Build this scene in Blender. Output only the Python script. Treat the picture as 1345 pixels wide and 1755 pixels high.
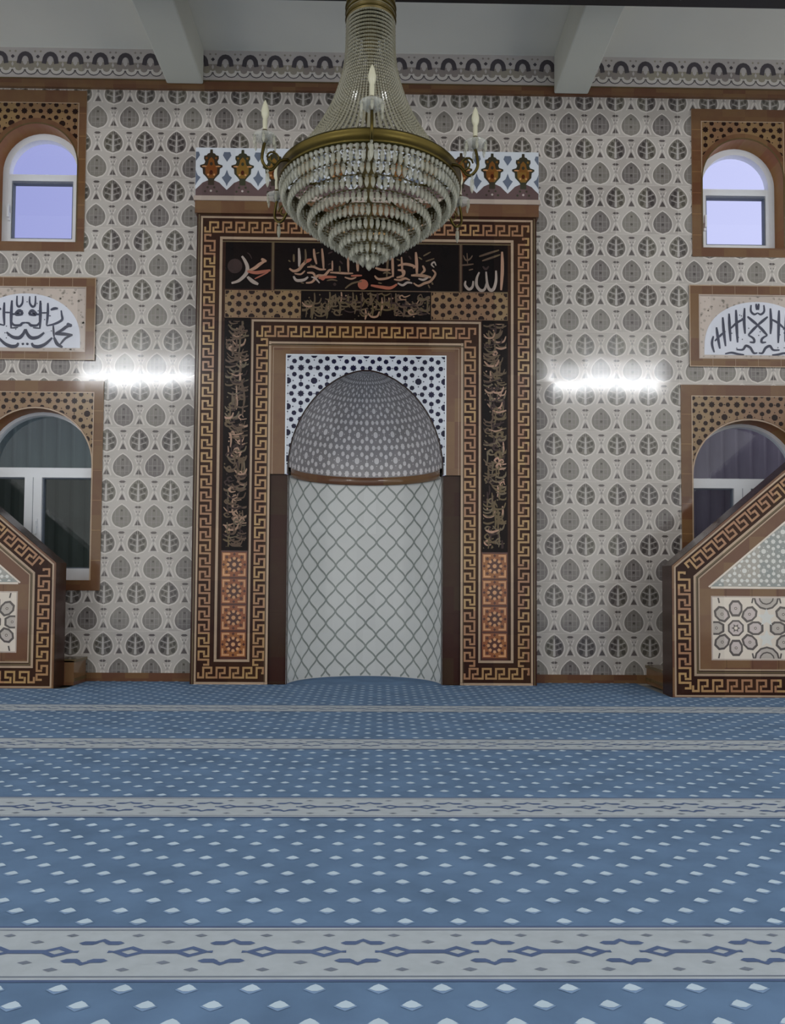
import bpy, math, random
from math import pi, sin, cos, sqrt, radians
from mathutils import Vector, Matrix

for o in list(bpy.data.objects):
    bpy.data.objects.remove(o)
SC = bpy.context.scene
COL = SC.collection
random.seed(7)

# ------------------------------------------------------------------ camera
FPX, IW, IH = 1370.0, 1345.0, 1755.0
CAM = Vector((0.127, -6.93, 0.85))
PITCH, YAW, ROLL = radians(2.3), radians(0.9), radians(0.35)
fwd = Vector((sin(YAW) * cos(PITCH), cos(YAW) * cos(PITCH), sin(PITCH)))
rt0 = fwd.cross(Vector((0, 0, 1))).normalized()
up0 = rt0.cross(fwd)
rt = rt0 * cos(ROLL) + up0 * sin(ROLL)
up = -rt0 * sin(ROLL) + up0 * cos(ROLL)
cd = bpy.data.cameras.new('camera')
cam = bpy.data.objects.new('camera', cd)
COL.objects.link(cam)
cd.sensor_fit = 'AUTO'
cd.sensor_width = 36.0
cd.lens = FPX / IH * 36.0
cd.shift_y = ((1000.0 - FPX * math.tan(PITCH)) - IH / 2) / IH
cd.clip_start = 0.05
mw = Matrix((rt, up, -fwd)).transposed().to_4x4()
mw.translation = CAM
cam.matrix_world = mw
SC.camera = cam

# ------------------------------------------------------------------ light and exposure
SC.view_settings.view_transform = 'Standard'
SC.view_settings.look = 'None'
SC.view_settings.gamma = 1.0
SC.view_settings.use_curve_mapping = False
SC.view_settings.exposure = 0.0
SC.cycles.max_bounces = 8
SC.cycles.transparent_max_bounces = 24
SC.cycles.sample_clamp_indirect = 4.0


def lin(c):
    r = []
    for v in c[:3]:
        v = v / 255.0
        r.append(v / 12.92 if v <= 0.04045 else ((v + 0.055) / 1.055) ** 2.4)
    return (r[0], r[1], r[2], 1.0)


# sky: lavender dusk beyond the windows, even pale fill light added behind the camera, where the hall stays unbuilt
W = bpy.data.worlds.new('sky')
SC.world = W
W.use_nodes = True
wn, wl = W.node_tree.nodes, W.node_tree.links
wn.clear()
wo = wn.new('ShaderNodeOutputWorld')
wb = wn.new('ShaderNodeBackground')
wt = wn.new('ShaderNodeTexCoord')
ws = wn.new('ShaderNodeSeparateXYZ')
wr = wn.new('ShaderNodeValToRGB')
wr.color_ramp.elements[0].position = 0.66
wr.color_ramp.elements[0].color = (0.86, 0.87, 0.88, 1)
wr.color_ramp.elements[1].position = 0.78
wr.color_ramp.elements[1].color = (0.42, 0.44, 0.74, 1)
wm = wn.new('ShaderNodeMath')
wm.operation = 'MULTIPLY_ADD'
wm.inputs[1].default_value = 0.5
wm.inputs[2].default_value = 0.5
wl.new(wt.outputs['Generated'], ws.inputs[0])
wl.new(ws.outputs['Y'], wm.inputs[0])
wl.new(wm.outputs[0], wr.inputs[0])
# the dusk sky is brighter towards the right
wx = wn.new('ShaderNodeValToRGB')
wx.color_ramp.elements[0].position = 0.30
wx.color_ramp.elements[0].color = (0.26, 0.28, 0.53, 1)
wx.color_ramp.elements[1].position = 0.70
wx.color_ramp.elements[1].color = (0.46, 0.48, 0.72, 1)
wxm = wn.new('ShaderNodeMath')
wxm.operation = 'MULTIPLY_ADD'
wxm.inputs[1].default_value = 0.5
wxm.inputs[2].default_value = 0.5
wl.new(ws.outputs['X'], wxm.inputs[0])
wl.new(wxm.outputs[0], wx.inputs[0])
wmix = wn.new('ShaderNodeMix')
wmix.data_type = 'RGBA'
wr.color_ramp.elements[0].color = (0, 0, 0, 1)
wr.color_ramp.elements[1].color = (1, 1, 1, 1)
wl.new(wr.outputs[0], wmix.inputs['Factor'])
wmix.inputs['A'].default_value = (0.86, 0.865, 0.85, 1)
wl.new(wx.outputs[0], wmix.inputs['B'])
wl.new(wmix.outputs['Result'], wb.inputs[0])
wb.inputs[1].default_value = 1.4
wl.new(wb.outputs[0], wo.inputs[0])


# ------------------------------------------------------------------ materials
def base_mat(name):
    m = bpy.data.materials.new(name)
    m.use_nodes = True
    n, l = m.node_tree.nodes, m.node_tree.links
    return m, n, l, n['Principled BSDF']


def plain(name, c, rough=0.5, metal=0.0, var=0.08, scale=6.0, spec=0.5, bump=0.0):
    m, n, l, p = base_mat(name)
    p.inputs['Roughness'].default_value = rough
    p.inputs['Metallic'].default_value = metal
    p.inputs['Specular IOR Level'].default_value = spec
    g = n.new('ShaderNodeNewGeometry')
    t = n.new('ShaderNodeTexNoise')
    t.inputs['Scale'].default_value = scale
    t.inputs['Detail'].default_value = 4.0
    l.new(g.outputs['Position'], t.inputs['Vector'])
    r = n.new('ShaderNodeValToRGB')
    a = lin(c)
    r.color_ramp.elements[0].position = 0.3
    r.color_ramp.elements[1].position = 0.7
    r.color_ramp.elements[0].color = tuple(v * (1 - var) for v in a[:3]) + (1,)
    r.color_ramp.elements[1].color = tuple(min(1, v * (1 + var)) for v in a[:3]) + (1,)
    l.new(t.outputs['Fac'], r.inputs[0])
    l.new(r.outputs[0], p.inputs['Base Color'])
    if bump:
        b = n.new('ShaderNodeBump')
        b.inputs['Strength'].default_value = bump
        b.inputs['Distance'].default_value = 0.01
        l.new(t.outputs['Fac'], b.inputs['Height'])
        l.new(b.outputs[0], p.inputs['Normal'])
    return m


TILE_W, TILE_H = 0.2777, 0.441
TILE_X0, TILE_Z0 = -2.107 - 0.2777 / 2, 0.535 - 0.11


def tile(name, c, c2=None, rough=0.14, var=0.10, size=(TILE_W, TILE_H), tilt=0.007, joint=None, spec=0.5):
    """glazed ceramic: every tile is set at a slightly different angle and fired a slightly different shade"""
    m, n, l, p = base_mat(name)
    p.inputs['Roughness'].default_value = rough
    p.inputs['Specular IOR Level'].default_value = spec
    g = n.new('ShaderNodeNewGeometry')
    s = n.new('ShaderNodeVectorMath')
    s.operation = 'SUBTRACT'
    s.inputs[1].default_value = (TILE_X0, -0.45, TILE_Z0)
    d = n.new('ShaderNodeVectorMath')
    d.operation = 'DIVIDE'
    d.inputs[1].default_value = (size[0], 0.9, size[1])
    f = n.new('ShaderNodeVectorMath')
    f.operation = 'FLOOR'
    w = n.new('ShaderNodeTexWhiteNoise')
    w.noise_dimensions = '3D'
    l.new(g.outputs['Position'], s.inputs[0])
    l.new(s.outputs[0], d.inputs[0])
    l.new(d.outputs[0], f.inputs[0])
    l.new(f.outputs[0], w.inputs['Vector'])
    # shade
    t = n.new('ShaderNodeTexNoise')
    t.inputs['Scale'].default_value = 9.0
    t.inputs['Detail'].default_value = 5.0
    l.new(g.outputs['Position'], t.inputs['Vector'])
    mx = n.new('ShaderNodeMath')
    mx.operation = 'ADD'
    l.new(t.outputs['Fac'], mx.inputs[0])
    l.new(w.outputs['Value'], mx.inputs[1])
    r = n.new('ShaderNodeValToRGB')
    a = lin(c)
    b = lin(c2) if c2 else a
    r.color_ramp.elements[0].position = 0.35
    r.color_ramp.elements[1].position = 0.70
    r.color_ramp.elements[0].color = tuple(v * (1 - var) for v in a[:3]) + (1,)
    r.color_ramp.elements[1].color = tuple(min(1, v * (1 + var)) for v in b[:3]) + (1,)
    h = n.new('ShaderNodeMath')
    h.operation = 'MULTIPLY'
    h.inputs[1].default_value = 0.5
    l.new(mx.outputs[0], h.inputs[0])
    l.new(h.outputs[0], r.inputs[0])
    l.new(r.outputs[0], p.inputs['Base Color'])
    # tilt
    c0 = n.new('ShaderNodeVectorMath')
    c0.operation = 'SUBTRACT'
    c0.inputs[1].default_value = (0.5, 0.5, 0.5)
    l.new(w.outputs['Color'], c0.inputs[0])
    c1 = n.new('ShaderNodeVectorMath')
    c1.operation = 'SCALE'
    c1.inputs['Scale'].default_value = tilt
    l.new(c0.outputs[0], c1.inputs[0])
    c2n = n.new('ShaderNodeVectorMath')
    c2n.operation = 'ADD'
    l.new(g.outputs['Normal'], c2n.inputs[0])
    l.new(c1.outputs[0], c2n.inputs[1])
    c3 = n.new('ShaderNodeVectorMath')
    c3.operation = 'NORMALIZE'
    l.new(c2n.outputs[0], c3.inputs[0])
    l.new(c3.outputs[0], p.inputs['Normal'])
    return m


def glass(name, tint=(0.95, 0.96, 0.98), gloss=0.08, rough=0.02):
    m = bpy.data.materials.new(name)
    m.use_nodes = True
    n, l = m.node_tree.nodes, m.node_tree.links
    n.clear()
    o = n.new('ShaderNodeOutputMaterial')
    mix = n.new('ShaderNodeMixShader')
    tr = n.new('ShaderNodeBsdfTransparent')
    tr.inputs[0].default_value = tuple(tint) + (1,)
    gl = n.new('ShaderNodeBsdfGlossy')
    gl.inputs['Roughness'].default_value = rough
    fr = n.new('ShaderNodeFresnel')
    fr.inputs[0].default_value = 1.45
    l.new(fr.outputs[0], mix.inputs[0])
    l.new(tr.outputs[0], mix.inputs[1])
    l.new(gl.outputs[0], mix.inputs[2])
    l.new(mix.outputs[0], o.inputs[0])
    return m


def crystal(name, c, clear=0.45):
    m, n, l, p = base_mat(name)
    p.inputs['Base Color'].default_value = lin(c)
    p.inputs['Roughness'].default_value = 0.10
    p.inputs['Specular IOR Level'].default_value = 0.9
    o = n['Material Output']
    tr = n.new('ShaderNodeBsdfTransparent')
    mix = n.new('ShaderNodeMixShader')
    mix.inputs[0].default_value = 1 - clear
    l.new(tr.outputs[0], mix.inputs[1])
    l.new(p.outputs[0], mix.inputs[2])
    l.new(mix.outputs[0], o.inputs['Surface'])
    return m


def emit(name, c, strength):
    m, n, l, p = base_mat(name)
    p.inputs['Base Color'].default_value = (0.8, 0.8, 0.8, 1)
    p.inputs['Emission Color'].default_value = lin(c)
    p.inputs['Emission Strength'].default_value = strength
    return m


MT = {}
MT['wall'] = tile('wall_tile_glaze', (178, 170, 163), (184, 177, 170), var=0.05, rough=0.09)
MT['leafA'] = tile('leaf_glaze_grey', (118, 111, 108), (126, 121, 113), var=0.12, rough=0.09)
MT['leafAl'] = tile('leaf_glaze_vein', rough=0.09, c= (142, 136, 132), var=0.06)
MT['leafB'] = tile('leaf_glaze_taupe', (112, 105, 102), (120, 115, 106), var=0.12, rough=0.09)
MT['leafBd'] = tile('leaf_glaze_dark', (78, 72, 70), (84, 80, 72), var=0.15, rough=0.09)
MT['leafBl'] = tile('leaf_glaze_tree', rough=0.09, c= (176, 170, 165), var=0.06)
MT['motif'] = tile('motif_glaze', rough=0.09, c= (92, 85, 83), var=0.15)
MT['outline'] = tile('ogee_glaze', (206, 199, 192), var=0.03, rough=0.09)
MT['brown'] = tile('brown_glaze', (106, 72, 52), (110, 82, 55), rough=0.10, var=0.10, spec=0.4, size=(0.2, 0.2))
MT['brownd'] = tile('dark_brown_glaze', (60, 34, 27), (54, 38, 26), rough=0.2, var=0.16, size=(0.2, 0.2), spec=0.2)
MT['beige'] = tile('beige_glaze', (176, 160, 148), var=0.06)
MT['keyg'] = tile('key_ground_glaze', (50, 28, 21), (54, 34, 22), var=0.15, rough=0.2, spec=0.15)
MT['tan'] = tile('key_tan_glaze', (162, 117, 84), (160, 127, 82), var=0.12, rough=0.2, size=(0.2, 0.2))
MT['line'] = tile('line_tan_glaze', (166, 142, 118), var=0.1, rough=0.2)
MT['olive'] = tile('olive_line_glaze', (92, 76, 50), var=0.1, rough=0.2)
MT['orange'] = tile('orange_glaze', (140, 76, 40), (136, 84, 40), var=0.16, rough=0.2)
MT['orangel'] = tile('orange_flower_glaze', (194, 142, 98), var=0.1, rough=0.2)
MT['oranged'] = tile('orange_dark_glaze', (72, 32, 18), var=0.1, rough=0.2)
MT['black'] = tile('black_glaze', (16, 10, 11), (20, 12, 11), var=0.2, rough=0.2, spec=0.12)
MT['ink'] = tile('letter_tan_glaze', (150, 116, 92), (160, 122, 100), var=0.12, rough=0.25)
MT['inkred'] = tile('letter_rose_glaze', (160, 92, 74), (150, 84, 60), var=0.12, rough=0.25)
MT['inkdim'] = tile('letter_dim_glaze', (98, 78, 64), (94, 80, 58), var=0.2, rough=0.25, spec=0.2)
MT['inkpale'] = tile('letter_pale_glaze', (158, 142, 132), var=0.12, rough=0.25)
MT['disc'] = tile('dim_disc_glaze', (58, 44, 42), spec=0.15, var=0.12, rough=0.25)
MT['girt'] = tile('lattice_tan_glaze', (134, 100, 72), (130, 104, 70), var=0.1, rough=0.2)
MT['gird'] = tile('lattice_dark_glaze', (38, 24, 20), var=0.12, rough=0.2, spec=0.2)
MT['girw'] = tile('lattice_white_glaze', (196, 200, 208), var=0.05, rough=0.2)
MT['girn'] = tile('lattice_navy_glaze', (24, 24, 50), var=0.2, rough=0.2, spec=0.2)
MT['conch'] = tile('conch_grey_glaze', (142, 138, 140), var=0.1, rough=0.25)
MT['conchd'] = tile('conch_white_glaze', (214, 210, 211), var=0.06, rough=0.25)
MT['niche'] = tile('niche_white_glaze', (206, 207, 205), var=0.03, rough=0.2)
MT['nichel'] = tile('niche_line_glaze', (136, 142, 138), var=0.1, rough=0.2)
MT['cwhite'] = tile('crest_white_glaze', (212, 216, 222), var=0.04)
MT['cblue'] = tile('crest_blue_glaze', (104, 112, 128), var=0.1)
MT['corange'] = tile('crest_orange_glaze', (132, 76, 40), (122, 92, 44), var=0.2)
MT['cdark'] = tile('crest_dark_glaze', (66, 54, 44), (58, 58, 44), var=0.2)
MT['cplum'] = tile('crest_plum_glaze', (96, 76, 76), var=0.14)
MT['frz'] = tile('frieze_light_glaze', (192, 184, 180), var=0.05)
MT['frzg'] = tile('frieze_grey_glaze', (146, 136, 132), (152, 144, 128), var=0.08)
MT['frzd'] = tile('frieze_dark_glaze', (74, 68, 74), var=0.12)
MT['panel'] = tile('panel_white_glaze', (208, 210, 220), var=0.03)
MT['panelb'] = tile('panel_beige_glaze', (186, 172, 162), var=0.08)
MT['panels'] = tile('panel_speck_glaze', (156, 146, 136), var=0.1)
MT['inkn'] = tile('letter_navy_glaze', (46, 50, 72), var=0.15)
MT['cream'] = tile('cream_glaze', (212, 200, 186), var=0.05)
MT['petal'] = tile('petal_glaze', (178, 168, 158), (186, 172, 168), var=0.08)
MT['petall'] = tile('petal_outline_glaze', (84, 76, 72), var=0.1)
MT['starg'] = tile('star_ground_glaze', (142, 146, 142), (158, 152, 142), var=0.08)
MT['stard'] = tile('star_white_glaze', (208, 206, 200), var=0.05)
MT['ceil'] = plain('ceiling_paint', (228, 226, 216), rough=0.75, var=0.03, scale=1.5)
MT['beam'] = plain('beam_paint', (196, 196, 186), rough=0.7, var=0.03, scale=2.0)
MT['darkbeam'] = plain('dark_beam_paint', (20, 15, 17), rough=0.6, var=0.1)
MT['pvc'] = plain('white_window_plastic', (226, 228, 232), rough=0.35, var=0.02)
MT['gasket'] = plain('grey_window_gasket', (96, 104, 116), rough=0.6, var=0.05)
MT['reveal'] = tile('reveal_brown_glaze', (150, 98, 60), (142, 104, 62), spec=0.15, rough=0.4, var=0.1, size=(0.2, 0.2))
MT['glass'] = glass('window_glass')
MT['glassd'] = glass('tinted_window_glass', tint=(0.80, 0.85, 0.87))
MT['porchL'] = plain('porch_sheet_teal', (122, 140, 140), rough=0.6, var=0.2, scale=1.2)
MT['porchR'] = plain('porch_sheet_plum', (168, 160, 176), rough=0.6, var=0.2, scale=1.2)
MT['porchLd'] = plain('porch_lower_sheet_green', (72, 80, 74), rough=0.6, var=0.2, scale=1.2)
MT['porchRd'] = plain('porch_lower_sheet_plum', (118, 110, 124), rough=0.6, var=0.2, scale=1.2)
MT['gold'] = plain('antique_gold_metal', (84, 73, 38), rough=0.38, metal=1.0, var=0.15)
MT['golddk'] = plain('tarnished_gold_metal', (92, 80, 48), rough=0.4, metal=0.8, var=0.2)
MT['crys'] = crystal('crystal_prism_glass', (176, 174, 156), 0.50)
MT['bead'] = crystal('crystal_bead_glass', (138, 133, 110), 0.28)
MT['bulb'] = plain('frosted_bulb_glass', (192, 188, 164), rough=0.2, var=0.02)
MT['bobeche'] = crystal('crystal_dish_glass', (205, 205, 194), 0.62)
MT['tube'] = emit('fluorescent_tube_light', (250, 252, 255), 40.0)
MT['metal'] = plain('white_lamp_metal', (224, 226, 226), rough=0.4, var=0.02)
MT['carpet'] = plain('blue_carpet_pile', (97, 122, 153), rough=0.95, var=0.16, scale=5.0, spec=0.1)
MT['cdot'] = plain('carpet_dot_pile', (190, 208, 222), rough=0.95, var=0.08, spec=0.1)
MT['cdot2'] = plain('carpet_dot_rim_pile', (128, 154, 188), rough=0.95, var=0.08, spec=0.1)
MT['cband'] = plain('carpet_band_pile', (172, 180, 187), rough=0.95, var=0.05, scale=20, spec=0.1)
MT['cbandl'] = plain('carpet_band_fleck_pile', (188, 192, 194), rough=0.95, var=0.05, spec=0.1)
MT['cmotif'] = plain('carpet_motif_pile', (86, 102, 136), rough=0.95, var=0.1, spec=0.1)
MT['cmotif2'] = plain('carpet_motif_grey_pile', (116, 124, 138), rough=0.95, var=0.1, spec=0.1)
MT['slab'] = plain('floor_screed', (140, 138, 132), rough=0.9)


# ------------------------------------------------------------------ mesh builder
def clip(poly, planes):
    for a, b, c in planes:
        if len(poly) < 3:
            return []
        out = []
        for i, p in enumerate(poly):
            q = poly[(i + 1) % len(poly)]
            dp, dq = a * p[0] + b * p[1] + c, a * q[0] + b * q[1] + c
            if dp >= 0:
                out.append(p)
            if (dp > 0 > dq) or (dp < 0 < dq):
                t = dp / (dp - dq)
                out.append((p[0] + t * (q[0] - p[0]), p[1] + t * (q[1] - p[1])))
        poly = out
    return poly if len(poly) >= 3 else []


def rect_planes(x0, x1, z0, z1):
    return [(1, 0, -x0), (-1, 0, x1), (0, 1, -z0), (0, -1, z1)]


class MB:
    def __init__(s, mp=None):
        s.v, s.f, s.m, s.ms, s.sm = [], [], [], [], []
        s.mp = mp            # (u, v, lift) -> xyz
        s.clips = None       # list of convex plane sets
        s.trim = None

    def mi(s, k):
        if k not in s.ms:
            s.ms.append(k)
        return s.ms.index(k)

    def face(s, pts, k, smooth=False):
        b = len(s.v)
        s.v += [tuple(p) for p in pts]
        s.f.append(tuple(range(b, b + len(pts))))
        s.m.append(s.mi(k))
        s.sm.append(smooth)

    def grid(s, rows, k, smooth=True, closed=False):
        """rows of xyz points"""
        b = len(s.v)
        n = len(rows[0])
        for r in rows:
            s.v += [tuple(p) for p in r]
        ki = s.mi(k)
        for i in range(len(rows) - 1):
            for j in range(n if closed else n - 1):
                j2 = (j + 1) % n
                s.f.append((b + i * n + j, b + i * n + j2, b + (i + 1) * n + j2, b + (i + 1) * n + j))
                s.m.append(ki)
                s.sm.append(smooth)

    def box(s, x0, x1, y0, y1, z0, z1, k):
        P = [(x0, y0, z0), (x1, y0, z0), (x1, y1, z0), (x0, y1, z0), (x0, y0, z1), (x1, y0, z1), (x1, y1, z1), (x0, y1, z1)]
        b = len(s.v)
        s.v += P
        ki = s.mi(k)
        for q in ((0, 1, 5, 4), (1, 2, 6, 5), (2, 3, 7, 6), (3, 0, 4, 7), (4, 5, 6, 7), (3, 2, 1, 0)):
            s.f.append(tuple(b + i for i in q))
            s.m.append(ki)
            s.sm.append(False)

    def lathe(s, prof, k, c=(0, 0, 0), n=24, smooth=True):
        rows = []
        for r, z in prof:
            rows.append([(c[0] + r * cos(2 * pi * j / n), c[1] + r * sin(2 * pi * j / n), c[2] + z) for j in range(n)])
        s.grid(rows, k, smooth, True)

    def tube(s, pts, r, k, n=8, smooth=True, caps=True):
        pts = [Vector(p) for p in pts]
        rows = []
        ref = Vector((0.13, 0.97, 0.21))
        for i, p in enumerate(pts):
            t = (pts[min(i + 1, len(pts) - 1)] - pts[max(i - 1, 0)]).normalized()
            a = t.cross(ref).normalized()
            b = t.cross(a)
            rr = r[i] if isinstance(r, (list, tuple)) else r
            rows.append([p + a * rr * cos(2 * pi * j / n) + b * rr * sin(2 * pi * j / n) for j in range(n)])
        s.grid(rows, k, smooth, True)
        if caps:
            s.face(rows[0], k)
            s.face(rows[-1][::-1], k)

    def torus(s, c, R, r, k, n=64, m=8, sz=1.0):
        rows = []
        for i in range(n + 1):
            a = 2 * pi * i / n
            rows.append([(c[0] + (R + r * cos(2 * pi * j / m)) * cos(a), c[1] + (R + r * cos(2 * pi * j / m)) * sin(a),
                          c[2] + sz * r * sin(2 * pi * j / m)) for j in range(m)])
        s.grid(rows, k, True, True)

    # ---- flat ornament in (u, v)
    def poly(s, pts, k, lift=0.0012):
        if s.trim:
            pts = s.trim(list(pts))
            if not pts:
                return
        if s.clips is None:
            s.face([s.mp(u, v, lift) for u, v in pts], k)
            return
        x0, x1 = min(p[0] for p in pts), max(p[0] for p in pts)
        z0, z1 = min(p[1] for p in pts), max(p[1] for p in pts)
        for bb, pl in s.clips:
            if bb and (x1 <= bb[0] or x0 >= bb[1] or z1 <= bb[2] or z0 >= bb[3]):
                continue
            q = clip(list(pts), pl)
            if q:
                s.face([s.mp(u, v, lift) for u, v in q], k)

    def rect(s, x0, x1, z0, z1, k, lift=0.0012):
        s.poly([(x0, z0), (x1, z0), (x1, z1), (x0, z1)], k, lift)

    def ngon(s, x, z, r, n, k, lift=0.0012, rot=0.0, sx=1.0, sz=1.0):
        s.poly([(x + sx * r * cos(rot + 2 * pi * i / n), z + sz * r * sin(rot + 2 * pi * i / n)) for i in range(n)], k, lift)

    def star(s, x, z, r, r2, n, k, lift=0.0012, rot=0.0):
        s.poly([(x + (r if i % 2 == 0 else r2) * cos(rot + pi * i / n), z + (r if i % 2 == 0 else r2) * sin(rot + pi * i / n))
                for i in range(2 * n)], k, lift)

    def stroke(s, pts, w, k, lift=0.0015, closed=False):
        """a drawn line: w is a width, or a list of widths along it"""
        n = len(pts)
        P = [Vector((p[0], p[1])) for p in pts]
        L, R = [], []
        for i in range(n):
            if closed:
                a, b = P[i - 1], P[(i + 1) % n]
            else:
                a, b = P[max(i - 1, 0)], P[min(i + 1, n - 1)]
            d1 = (P[i] - a) if (P[i] - a).length > 1e-9 else (b - P[i])
            d2 = (b - P[i]) if (b - P[i]).length > 1e-9 else d1
            d1, d2 = d1.normalized(), d2.normalized()
            t = d1 + d2
            t = t.normalized() if t.length > 1e-6 else d1
            nn = Vector((-t.y, t.x))
            cs = max(0.5, abs(nn.dot(Vector((-d1.y, d1.x)))))
            ww = (w[i] if isinstance(w, (list, tuple)) else w) / 2 / cs
            L.append(P[i] + nn * ww)
            R.append(P[i] - nn * ww)
        for i in range(n if closed else n - 1):
            j = (i + 1) % n
            s.poly([tuple(L[i]), tuple(R[i]), tuple(R[j]), tuple(L[j])], k, lift + (i % 2) * 2e-5)

    def build(s, name, parent=None, loc=None):
        me = bpy.data.meshes.new(name)
        me.from_pydata(s.v, [], s.f)
        for k in s.ms:
            me.materials.append(MT[k])
        me.polygons.foreach_set('material_index', s.m)
        me.polygons.foreach_set('use_smooth', s.sm)
        me.update()
        o = bpy.data.objects.new(name, me)
        COL.objects.link(o)
        if parent:
            o.parent = parent
        if loc:
            o.location = loc
        return o


def empty(name, loc=(0, 0, 0)):
    o = bpy.data.objects.new(name, None)
    o.empty_display_size = 0.2
    COL.objects.link(o)
    o.location = loc
    return o


def tag(o, label=None, cat=None, group=None, kind=None):
    if label:
        o['label'] = label
    if cat:
        o['category'] = cat
    if group:
        o['group'] = group
    if kind:
        o['kind'] = kind
    return o


def outside(edge):
    """keep what lies outside a convex arch: cut at the tangent nearest to the piece"""
    cx = sum(p[0] for p in edge) / len(edge)
    cz = min(p[1] for p in edge)

    def f(pts):
        gx, gz = sum(p[0] for p in pts) / len(pts), sum(p[1] for p in pts) / len(pts)
        i = min(range(len(edge)), key=lambda q: (edge[q][0] - gx) ** 2 + (edge[q][1] - gz) ** 2)
        a, b = edge[max(i - 1, 0)], edge[min(i + 1, len(edge) - 1)]
        nx, nz = -(b[1] - a[1]), b[0] - a[0]
        px, pz = edge[i]
        if nx * (px - cx) + nz * (pz - cz) < 0:
            nx, nz = -nx, -nz
        return clip(pts, [(nx, nz, -(nx * px + nz * pz))])
    return f


def front(Y):
    return lambda u, v, l: (u, Y - l, v)


def spline(pts, n=6):
    """smooth curve through control points"""
    P = [Vector(p) for p in pts]
    out = []
    for i in range(len(P) - 1):
        p0, p1, p2, p3 = P[max(i - 1, 0)], P[i], P[i + 1], P[min(i + 2, len(P) - 1)]
        for j in range(n):
            t = j / n
            out.append(0.5 * ((2 * p1) + (p2 - p0) * t + (2 * p0 - 5 * p1 + 4 * p2 - p3) * t * t + (3 * p1 - p0 - 3 * p2 + p3) * t ** 3))
    out.append(P[-1])
    return [tuple(p) for p in out]


PEN = [0]


def pen(m, pts, w, k, n=5, lift=0.0015, taper=True):
    PEN[0] += 1
    lift += (PEN[0] % 24) * 5e-5       # each pen stroke is glazed over the one before
    q = spline(pts, n) if len(pts) > 2 else [tuple(Vector(pts[0]).lerp(Vector(pts[1]), t / 4)) for t in range(5)]
    N = len(q)
    if taper:
        ws = [w * (0.45 + 0.55 * sin(pi * min(1, max(0.0, (i + 0.6) / N)))) for i in range(N)]
    else:
        ws = w
    m.stroke(q, ws, k, lift)


# ------------------------------------------------------------------ ornament
def key_run(m, p0, p1, h, w, k='tan', period=0.112, flip=False, lift=0.0016):
    """running meander between two points (centre line), band height h"""
    a, b = Vector(p0), Vector(p1)
    L = (b - a).length
    d = (b - a) / L
    nn = Vector((-d.y, d.x)) * (-1 if flip else 1)
    n = max(1, round(L / period))
    P = L / n
    path = [(-0.76, 0.52), (-0.76, 0.0), (0.0, 0.0), (0.0, 1.0), (0.62, 1.0), (0.62, 0.45), (0.36, 0.45)]
    hh = h - w
    for i in range(n):
        q = []
        for x, y in path:
            t = (i + 0.45 + x * 0.98) * P
            t = min(max(t, w / 2), L - w / 2)
            pt = a + d * t + nn * ((y - 0.5) * hh)
            q.append((pt.x, pt.y))
        r = [q[0]]
        for z in q[1:]:
            if (Vector(z) - Vector(r[-1])).length > 1e-5:
                r.append(z)
        m.stroke(r, w, k, lift)


def girih(m, x0, x1, z0, z1, P, ox, oz, kd, ks=None, lift=0.0012, big=True):
    ks = ks or kd
    i0, i1 = int(math.floor((x0 - ox) / P)) - 1, int(math.ceil((x1 - ox) / P)) + 1
    j0, j1 = int(math.floor((z0 - oz) / P)) - 1, int(math.ceil((z1 - oz) / P)) + 1
    for i in range(i0, i1 + 1):
        for j in range(j0, j1 + 1):
            x, z = ox + i * P, oz + j * P
            m.star(x, z, 0.135 * P, 0.095 * P, 8, kd, lift)
            for q in range(8):
                a = q * pi / 4
                m.ngon(x + 0.36 * P * cos(a), z + 0.36 * P * sin(a), 0.098 * P, 6, kd, lift, a)
            if big:
                m.ngon(x + P / 2, z + P / 2, 0.13 * P, 8, ks, lift, pi / 8)
                for q in range(4):
                    a = q * pi / 2
                    m.ngon(x + P / 2 + 0.20 * P * cos(a), z + P / 2 + 0.20 * P * sin(a), 0.030 * P, 4, kd, lift)
                m.ngon(x + P / 2, z, 0.03 * P, 4, kd, lift)
                m.ngon(x, z + P / 2, 0.03 * P, 4, kd, lift)


def ogee(x, z, w, h, n=13):
    """pointed medallion outline, tip up"""
    R, L = [], []
    for i in range(n):
        t = i / (n - 1)
        r = w * sin(pi * t ** 0.80) ** 0.62 * (1.0 if t < 0.6 else 1.0 - 0.22 * ((t - 0.6) / 0.4) ** 2)
        zz = z - h + 2 * h * t
        R.append((x + max(r, 0.0), zz))
        L.append((x - max(r, 0.0), zz))
    return R + L[::-1][1:-1]


def leaf_a(m, x, z):
    m.poly(ogee(x, z, 0.094, 0.112), 'outline', 0.0008)
    m.poly(ogee(x, z, 0.084, 0.100), 'leafA', 0.0012)
    for q in (-0.055, -0.02, 0.02, 0.055):
        hh = 0.080 * sqrt(max(0, 1 - (abs(q) / 0.09) ** 2))
        m.rect(x + q - 0.003, x + q + 0.003, z - hh, z + hh * 0.8, 'leafAl', 0.0016)
    m.rect(x - 0.065, x + 0.065, z - 0.004, z + 0.002, 'leafAl', 0.0018)
    m.rect(x - 0.05, x + 0.05, z - 0.052, z - 0.047, 'leafAl', 0.0018)
    m.ngon(x, z - 0.02, 0.012, 6, 'leafBd', 0.002)
    m.ngon(x, z + 0.05, 0.010, 6, 'leafBd', 0.002)


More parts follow.
